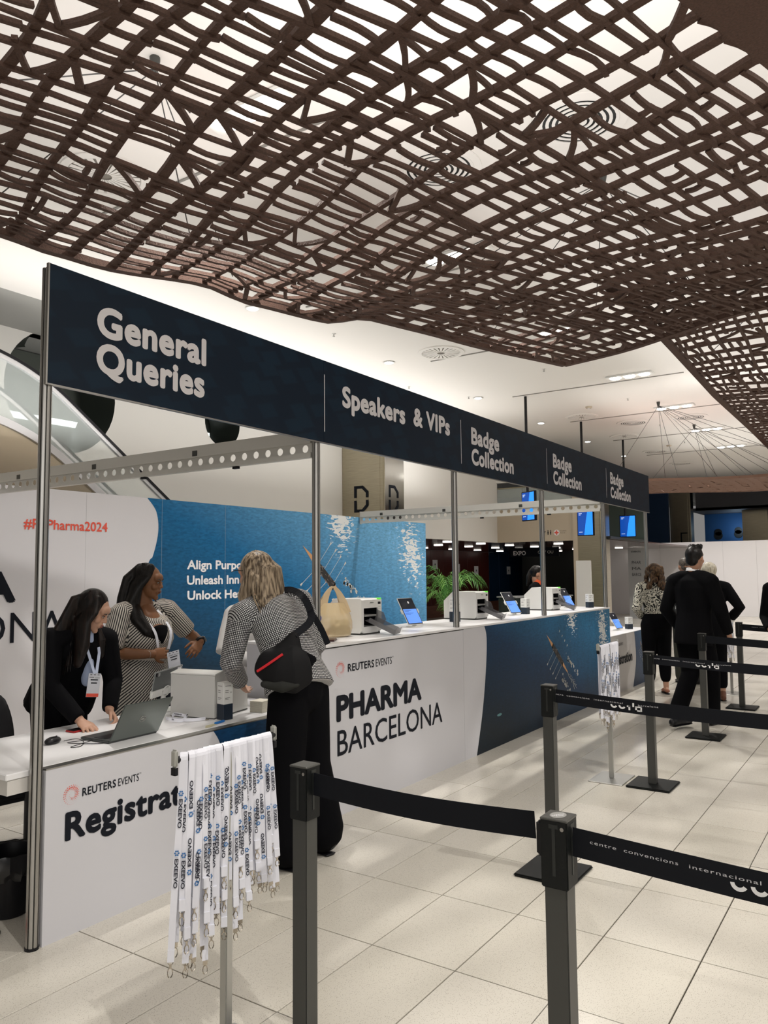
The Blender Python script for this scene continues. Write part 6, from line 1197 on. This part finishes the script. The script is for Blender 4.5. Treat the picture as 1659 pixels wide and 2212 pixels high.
# --- woman in the checked jacket, back to us, leaning over the desk (faces +y)
M_CHECK = m_pattern('black and white check', 'check', (0.006, 0.006, 0.009), (0.66, 0.66, 0.66), 98)
p = pose(1.74, P=(-0.02, -0.02, 0.985), C=(0.02, 0.10, 1.225), N=(0.055, 0.25, 1.445), H=(0.0, 0.335, 1.595), SR=(0.225, 0.17, 1.425), SL=(-0.155, 0.295, 1.355), ER=(0.315, 0.12, 1.15), WR=(0.29, 0.30, 0.98), EL=(-0.185, 0.345, 1.085), WL=(-0.02, 0.43, 0.95), HL=(-0.10, -0.02, 0.93), HR=(0.08, -0.02, 0.93), KL=(-0.115, 0.0, 0.51), KR=(0.115, 0.0, 0.51), AL=(-0.135, -0.045, 0.10), AR=(0.155, -0.06, 0.10))
fd = (-0.30, 0.90, -0.25)
t, F = figure('person with long ash blonde hair in a black and white checked jacket, back turned', 3.435, 2.905, 0, p, SK1, 0.009, fd, hs=1.0, hands=dict(L=dict(curl=0.6), R=dict(curl=0.4)))
jk = jacket(t, p, M_CHECK, 0.008, w=0.185, d=0.125, hip=0.205, hipd=0.145, len_=0.045, sl=0.070, cuff=0.052, wt=0.165, neck=0.08, rots=(0, 0, 0))
trousers(t, p, M_BTR, 0.011, hip=0.185, hipd=0.13, th=0.115, kn=0.115, hem=0.125, end=0.92)
for A, s in ((p.AL, -1), (p.AR, 1)): shoe(t, A, (0.1 * s, 1), M_BLACK, 0.03)
hd = p.H; X1 = lambda a, b, c: hd + F @ V3((a, b, c)); mb = MB(); mb.ell(X1(0, -0.025, 0.038), (0.090, 0.104, 0.100), F, 24, 16)
loft(mb, [X1(0, -0.05, 0.08), X1(0.0, -0.105, 0.0), hd + V3((0.025, -0.12, -0.13)), hd + V3((0.030, -0.185, -0.25)), hd + V3((0.03, -0.235, -0.36))], [(0.075, 0.04), (0.095, 0.045), (0.112, 0.042), (0.110, 0.032), (0.075, 0.014)], (1, 0, 0))
loft(mb, [X1(0.05, -0.02, 0.07), X1(0.082, -0.045, -0.02), hd + V3((0.125, -0.08, -0.11)), hd + V3((0.145, -0.13, -0.19)), hd + V3((0.145, -0.165, -0.27))], [(0.03, 0.03), (0.03, 0.05), (0.04, 0.045), (0.032, 0.03), (0.012, 0.012)], (1, 0, 0))
loft(mb, [X1(-0.05, 0.0, 0.07), X1(-0.085, -0.01, -0.02), hd + V3((-0.085, 0.0, -0.13)), hd + V3((-0.11, -0.04, -0.22)), hd + V3((-0.15, -0.05, -0.29))], [(0.03, 0.03), (0.028, 0.06), (0.035, 0.05), (0.03, 0.03), (0.01, 0.01)], (1, 0, 0))
remesh(mb, 0.007, 'hair', H_BLD, t, 4)
ps = []
for k in range(110):
    a = 2 * rd.random() - 1; b = rd.random(); c = rd.random(); w = 0.012 * math.sin(k * 1.7)
    ps.append([X1(0.02 * a, -0.02 - 0.03 * b, 0.136), X1(0.088 * a, -0.09 * (1 - 0.5 * a * a) - 0.012, 0.045), hd + V3((0.02 + 0.135 * a, -0.155 + 0.075 * a * a, -0.11)), hd + V3((0.025 + 0.145 * a + w, -0.215 + 0.06 * a * a, -0.24)), hd + V3((0.03 + 0.165 * a - w, -0.265 + 0.06 * a * a, -0.33 - 0.08 * c))])
strands(t, H_BLD, ps, 0.0034)
mb = MB(); mb.tube([X1(-0.085, 0.03, 0.03), X1(-0.088, 0.08, 0.045), X1(-0.06, 0.115, 0.045)], 0.0022, 6); mb.build('sunglasses_arm', M_BLACK, t)
# her cross-body bag (a thing of its own)
bt = thing('shoulder_bag', 'black cross-body bag with a red zip and grey corner on the checked jacket', 'bag', (3.435, 2.905, 0)); c0 = V3((-0.235, -0.095, 1.095))
def bq(a, b, e): return c0 + V3((0.65, -0.76, 0)) * a + V3((0, 0, 1)) * b + V3((-0.76, -0.65, 0)) * e
mb = MB(); loft(mb, [bq(-0.115, 0.03, 0.0), bq(-0.03, -0.01, 0.015), bq(0.06, -0.015, 0.015), bq(0.125, 0.0, 0.0)], [(0.075, 0.028), (0.115, 0.045), (0.130, 0.048), (0.10, 0.03)], (0, 0, 1))
loft(mb, [bq(0.02, 0.06, 0.0), bq(0.05, 0.13, 0.0), bq(0.06, 0.18, 0.0)], [(0.10, 0.03), (0.055, 0.022), (0.025, 0.012)], (0.65, -0.76, 0)); remesh(mb, 0.008, 'bag_body', mat('black nylon', (0.005, 0.005, 0.006), 0.65, spec=0.2), bt, 4)
mb = MB(); mb.tube([bq(-0.135, -0.015, 0.035), bq(-0.075, 0.025, 0.058), bq(0.0, 0.075, 0.055)], 0.007, 8); mb.build('red_zip', mat('zip red', (0.60, 0.01, 0.02), 0.45), bt, True)
mb = MB(); loft(mb, [bq(-0.10, -0.085, 0.018), bq(0.0, -0.095, 0.030), bq(0.075, -0.09, 0.026)], [(0.020, 0.030), (0.040, 0.035), (0.018, 0.030)], (0, 0, 1)); remesh(mb, 0.007, 'grey_panel', mat('grey nylon', (0.022, 0.023, 0.021), 0.8, spec=0.2), bt, 3)
MB().ribbon(smooth_pts([bq(0.06, 0.17, 0.01), V3((-0.02, -0.115, 1.34)), V3((0.045, -0.01, 1.455)), V3((0.095, 0.13, 1.50)), V3((0.11, 0.24, 1.49))]), 0.042, 0.006, up=(-0.76, -0.65, 0.5)).build('strap', M_BELT, bt)
MB().ribbon(smooth_pts([V3((0.0, -0.085, 1.39)), V3((0.075, -0.105, 1.29)), V3((0.125, -0.12, 1.19))]), 0.034, 0.006, up=(-0.76, -0.65, 0.3)).build('strap_end', M_BELT, bt)

# --- man in the black suit, walking
p = pose(1.84, P=(0.0, 0.0, 1.0), C=(0.0, 0.03, 1.30), N=(0.0, 0.02, 1.55), H=(0.02, 0.045, 1.71), SL=(-0.215, 0.02, 1.475), SR=(0.215, 0.0, 1.475), EL=(-0.30, -0.03, 1.18), WL=(-0.26, 0.14, 0.98), ER=(0.285, 0.05, 1.18), WR=(0.26, 0.20, 0.95), HL=(-0.09, 0, 0.96), HR=(0.09, 0, 0.96), KR=(0.08, 0.15, 0.54), AR=(0.03, 0.21, 0.10), KL=(-0.07, 0.02, 0.53), AL=(-0.05, -0.27, 0.14))
t, F = figure('person with short black hair in a black suit walking to the right', 8.45, 1.84, -112, p, SK3, 0.009, (-0.12, 1, 0.0), hs=1.06)
jacket(t, p, M_BLZ, 0.009, w=0.205, d=0.135, hip=0.20, hipd=0.15, len_=0.17, sl=0.075, cuff=0.055, wt=0.185)
trousers(t, p, M_BTR, 0.011, hip=0.18, hipd=0.135, th=0.115, kn=0.09, hem=0.085, end=0.93)
mb = MB(); loft(mb, [p.N + V3((0, 0, 0.03)), p.N + V3((0, 0.005, 0.062))], [(0.068, 0.064), (0.062, 0.058)], (1, 0, 0), 16, False); mb.build('shirt_collar', M_LETTERB, t, True)
hd = p.H; X1 = lambda a, b, c: hd + F @ (V3((a, b, c)) * 1.06); mb = MB(); mb.ell(X1(0, -0.022, 0.042), (0.086, 0.098, 0.092), F, 22, 14); mb.ell(X1(0, 0.035, 0.105), (0.060, 0.055, 0.035), F); mb.ell(X1(0, -0.065, -0.015), (0.066, 0.048, 0.060), F)
for k in range(18): mb.ell(X1(0.05 * math.cos(k * 2.4), 0.01 + 0.05 * math.sin(k * 2.4), 0.108 + 0.01 * (k % 3)), (0.024, 0.024, 0.02), F, 8, 6)
remesh(mb, 0.008, 'hair', H_BLK, t, 2)
shoe(t, p.AR, (0.0, 1), M_BLACK, 0.0, 0.30, 0.05, sole=mat('dark rubber sole', (0.01, 0.01, 0.01), 0.7)); shoe(t, p.AL, (0.0, 1), M_BLACK, 0.0, 0.30, 0.05, lift=0.03)

# --- woman in the patterned blouse, back turned
M_ZEB = m_pattern('squiggle blouse', 'zebra', (0.012, 0.012, 0.012), (0.56, 0.54, 0.46), 11)
p = pose(1.68, EL=(-0.25, -0.03, 1.09), WL=(-0.15, 0.14, 0.98), ER=(0.25, 0.02, 1.10), WR=(0.17, 0.20, 1.0))
t, F = figure('person with curly brown hair in a black and cream patterned blouse', 10.42, 2.73, -62, p, SK1, 0.009, (-0.1, 1, 0), hs=1.0)
jacket(t, p, M_ZEB, 0.009, w=0.165, d=0.118, hip=0.165, hipd=0.125, len_=0.03, sl=0.066, cuff=0.046, wt=0.145, name='blouse')
trousers(t, p, M_BTR, 0.011, hip=0.185, hipd=0.14, th=0.115, kn=0.085, hem=0.065, end=0.70)
for A in (p.AL, p.AR): shoe(t, A, (0, 1), mat('tan leather', (0.30, 0.12, 0.07), 0.5), 0.0, 0.24, 0.04, True)
hd = p.H; mb = MB(); mb.ell(hd + V3((0, -0.02, 0.035)), (0.098, 0.105, 0.10))
for k in range(60):
    a = PI + (rd.random() - 0.5) * 4.6; z = 0.06 - 0.25 * rd.random(); r = 0.088 + 0.035 * (0.06 - z) / 0.25; mb.ell(hd + V3((r * math.sin(a), r * math.cos(a) * 0.95 - 0.015, z)), (0.032, 0.032, 0.045), None, 8, 6)
remesh(mb, 0.009, 'hair', H_BRN, t, 2)
bt = thing('shoulder_bag', 'large black leather tote on the shoulder of the patterned blouse', 'bag', (10.42, 2.73, 0), math.radians(-62)); mb = MB(); loft(mb, [(0.21, -0.20, 1.06), (0.23, 0.0, 1.03), (0.25, 0.20, 1.05)], [(0.09, 0.045), (0.125, 0.07), (0.09, 0.045)], (0, 0, 1)); remesh(mb, 0.01, 'bag_body', mat('black leather', (0.008, 0.010, 0.011), 0.28, noise_s=14, bump=0.5), bt, 2)
for s in (-1, 1): MB().ribbon(smooth_pts([(0.22, 0.12 * s - 0.02, 1.12), (0.20, 0.06 * s - 0.03, 1.30), (0.175, 0.0 - 0.02, 1.455)]), 0.03, 0.006, up=(0.3, 1, 0)).build('strap', M_BLACK, bt)

# --- man in the grey suit, back turned
M_GSUIT = mat('charcoal suit cloth', (0.022, 0.026, 0.026), 0.8, spec=0.2); p = pose(1.77, EL=(-0.27, -0.02, 1.14), ER=(0.27, -0.02, 1.14), WL=(-0.22, 0.15, 0.98), WR=(0.22, 0.15, 0.98))
t, F = figure('person with cropped greying hair in a charcoal suit, seen from behind', 11.55, 2.60, -62, p, SK3, 0.010, (0, 1, 0), hs=1.05)
jacket(t, p, M_GSUIT, 0.010, w=0.20, d=0.13, hip=0.20, hipd=0.15, len_=0.14, sl=0.072, cuff=0.055, wt=0.185)
trousers(t, p, mat('olive grey trouser cloth', (0.035, 0.036, 0.028), 0.85, spec=0.2), 0.011, hip=0.18, hipd=0.14, th=0.115, kn=0.09, hem=0.08, end=0.95)
mb = MB(); mb.ell(p.H + V3((0, -0.02, 0.045)), (0.084, 0.098, 0.088)); mb.ell(p.H + V3((0, -0.06, -0.01)), (0.065, 0.045, 0.045)); remesh(mb, 0.009, 'hair', m_hair('greying cropped hair', (0.03, 0.025, 0.02), (0.12, 0.10, 0.085), (60, 60, 60)), t, 2)
for A in (p.AL, p.AR): shoe(t, A, (0, 1), M_BLACK, 0.0, 0.29, 0.048)

# --- person with fair short hair behind the walking man
p = pose(1.68, EL=(-0.26, -0.02, 1.10), WL=(-0.14, 0.17, 0.98), ER=(0.33, 0.0, 1.13), WR=(0.22, 0.14, 0.98), KL=(-0.08, 0.05, 0.50), AL=(-0.08, -0.16, 0.22))
t, F = figure('person with short white-blond hair in black, half hidden behind the walking man', 10.25, 2.02, -75, p, SK1, 0.010, (0.4, 0.9, 0), hs=1.0)
jacket(t, p, M_BLZ, 0.010, w=0.18, d=0.125, hip=0.185, hipd=0.14, len_=0.14, sl=0.070, cuff=0.052); trousers(t, p, M_BTR, 0.011, end=0.72)
mb = MB(); mb.ell(p.H + V3((0, -0.02, 0.04)), (0.092, 0.105, 0.096)); mb.ell(p.H + V3((0, -0.05, -0.02)), (0.075, 0.06, 0.06)); remesh(mb, 0.009, 'hair', m_hair('white blond hair', (0.34, 0.30, 0.22), (0.62, 0.58, 0.48), (60, 60, 10)), t, 2)
MB().cyl(p.ER.lerp(p.WR, 0.80), p.ER.lerp(p.WR, 0.95), 0.058, n=14).build('white_cuff', M_LETTERB, t, True)
for A, lf in ((p.AL, 0.12), (p.AR, 0.0)): shoe(t, A, (0, 1), mat('brown leather', (0.16, 0.06, 0.03), 0.45), 0.0, 0.26, 0.042, lift=lf)

# --- staff member with orange collar behind the counter
p = pose(1.67, EL=(-0.24, 0.02, 1.12), WL=(-0.10, 0.22, 1.10), ER=(0.24, 0.04, 1.12), WR=(0.12, 0.24, 1.12))
t, F = figure('person with tied-back black hair, black jacket and orange collar behind the tall counter', 10.25, 4.30, 186, p, SK3, 0.008, (-0.30, 0.93, -0.2), hs=1.0)
face_parts(t, p.H, F, 1.0, LIP1, BROW, IRIS); jacket(t, p, M_BLZ, 0.010, w=0.165, d=0.115); trousers(t, p, M_BTR, 0.014)
for A in (p.AL, p.AR): shoe(t, A, (0, 1), M_BLACK)
mb = MB(); mb.ell(p.H + F @ V3((0, -0.03, 0.036)), (0.082, 0.094, 0.094), F); loft(mb, [p.H + F @ V3((0, -0.11, 0.03)), p.H + F @ V3((0.01, -0.125, -0.05)), p.H + F @ V3((0.02, -0.12, -0.17))], [0.028, 0.030, 0.016]); remesh(mb, 0.008, 'hair', H_BLK, t, 3)
mb = MB(); loft(mb, [p.N + V3((0, 0.01, -0.02)), p.N + V3((0, 0.01, 0.05))], [(0.075, 0.07), (0.062, 0.06)]); mb.build('orange_scarf', mat('orange scarf', (0.80, 0.10, 0.015), 0.6), t, True)
# --- staff member in a white blouse, mostly hidden by the checked jacket
p = pose(1.58, ER=(0.27, 0.02, 1.04), WR=(0.14, 0.20, 0.95), EL=(-0.23, 0.04, 1.08), WL=(-0.08, 0.24, 1.0))
t, F = figure('person in a white blouse mostly hidden behind the checked jacket', 4.42, 4.20, 170, p, SK1, 0.010, (0, 1, -0.2), hs=1.0)
jacket(t, p, mat('white blouse', (0.72, 0.71, 0.70), 0.7), 0.010, w=0.165, d=0.115, sl=0.068, cuff=0.05, name='blouse'); trousers(t, p, M_BTR, 0.014); face_parts(t, p.H, F, 1.0, LIP1, BROW, IRIS)
for A in (p.AL, p.AR): shoe(t, A, (0, 1), M_BLACK)
mb = MB(); mb.ell(p.H + F @ V3((0, -0.03, 0.036)), (0.084, 0.095, 0.096), F); remesh(mb, 0.009, 'hair', H_DKB, t, 3)
# --- person cut off by the right edge
p = pose(1.72, WL=(-0.20, 0.16, 0.92), EL=(-0.25, -0.02, 1.12), WR=(0.2, 0.18, 1.0))
t, F = figure('person in black with an orange lanyard, cut off by the right edge of the photo', 8.72, 0.97, 100, p, SK3, 0.010, (0, 1, 0), hs=1.0)
jacket(t, p, M_BLZ, 0.010, w=0.185, d=0.125); trousers(t, p, M_BTR, 0.012)
face_parts(t, p.H, F, 1.0, LIP1, BROW, IRIS); mb = MB(); mb.ell(p.H + V3((0, -0.035, 0.042)), (0.084, 0.094, 0.092)); remesh(mb, 0.010, 'hair', H_BLK, t, 2)
for A in (p.AL, p.AR): shoe(t, A, (0, 1), M_BLACK)
MB().ribbon([p.SL + V3((0.05, 0.05, 0.03)), p.SL + V3((0.03, 0.13, -0.10)), p.SL + V3((0.06, 0.14, -0.25))], 0.03, 0.004, up=(0, 1, 0)).build('orange_lanyard', mat('orange scarf', (0.8, 0.1, 0.015)), t)
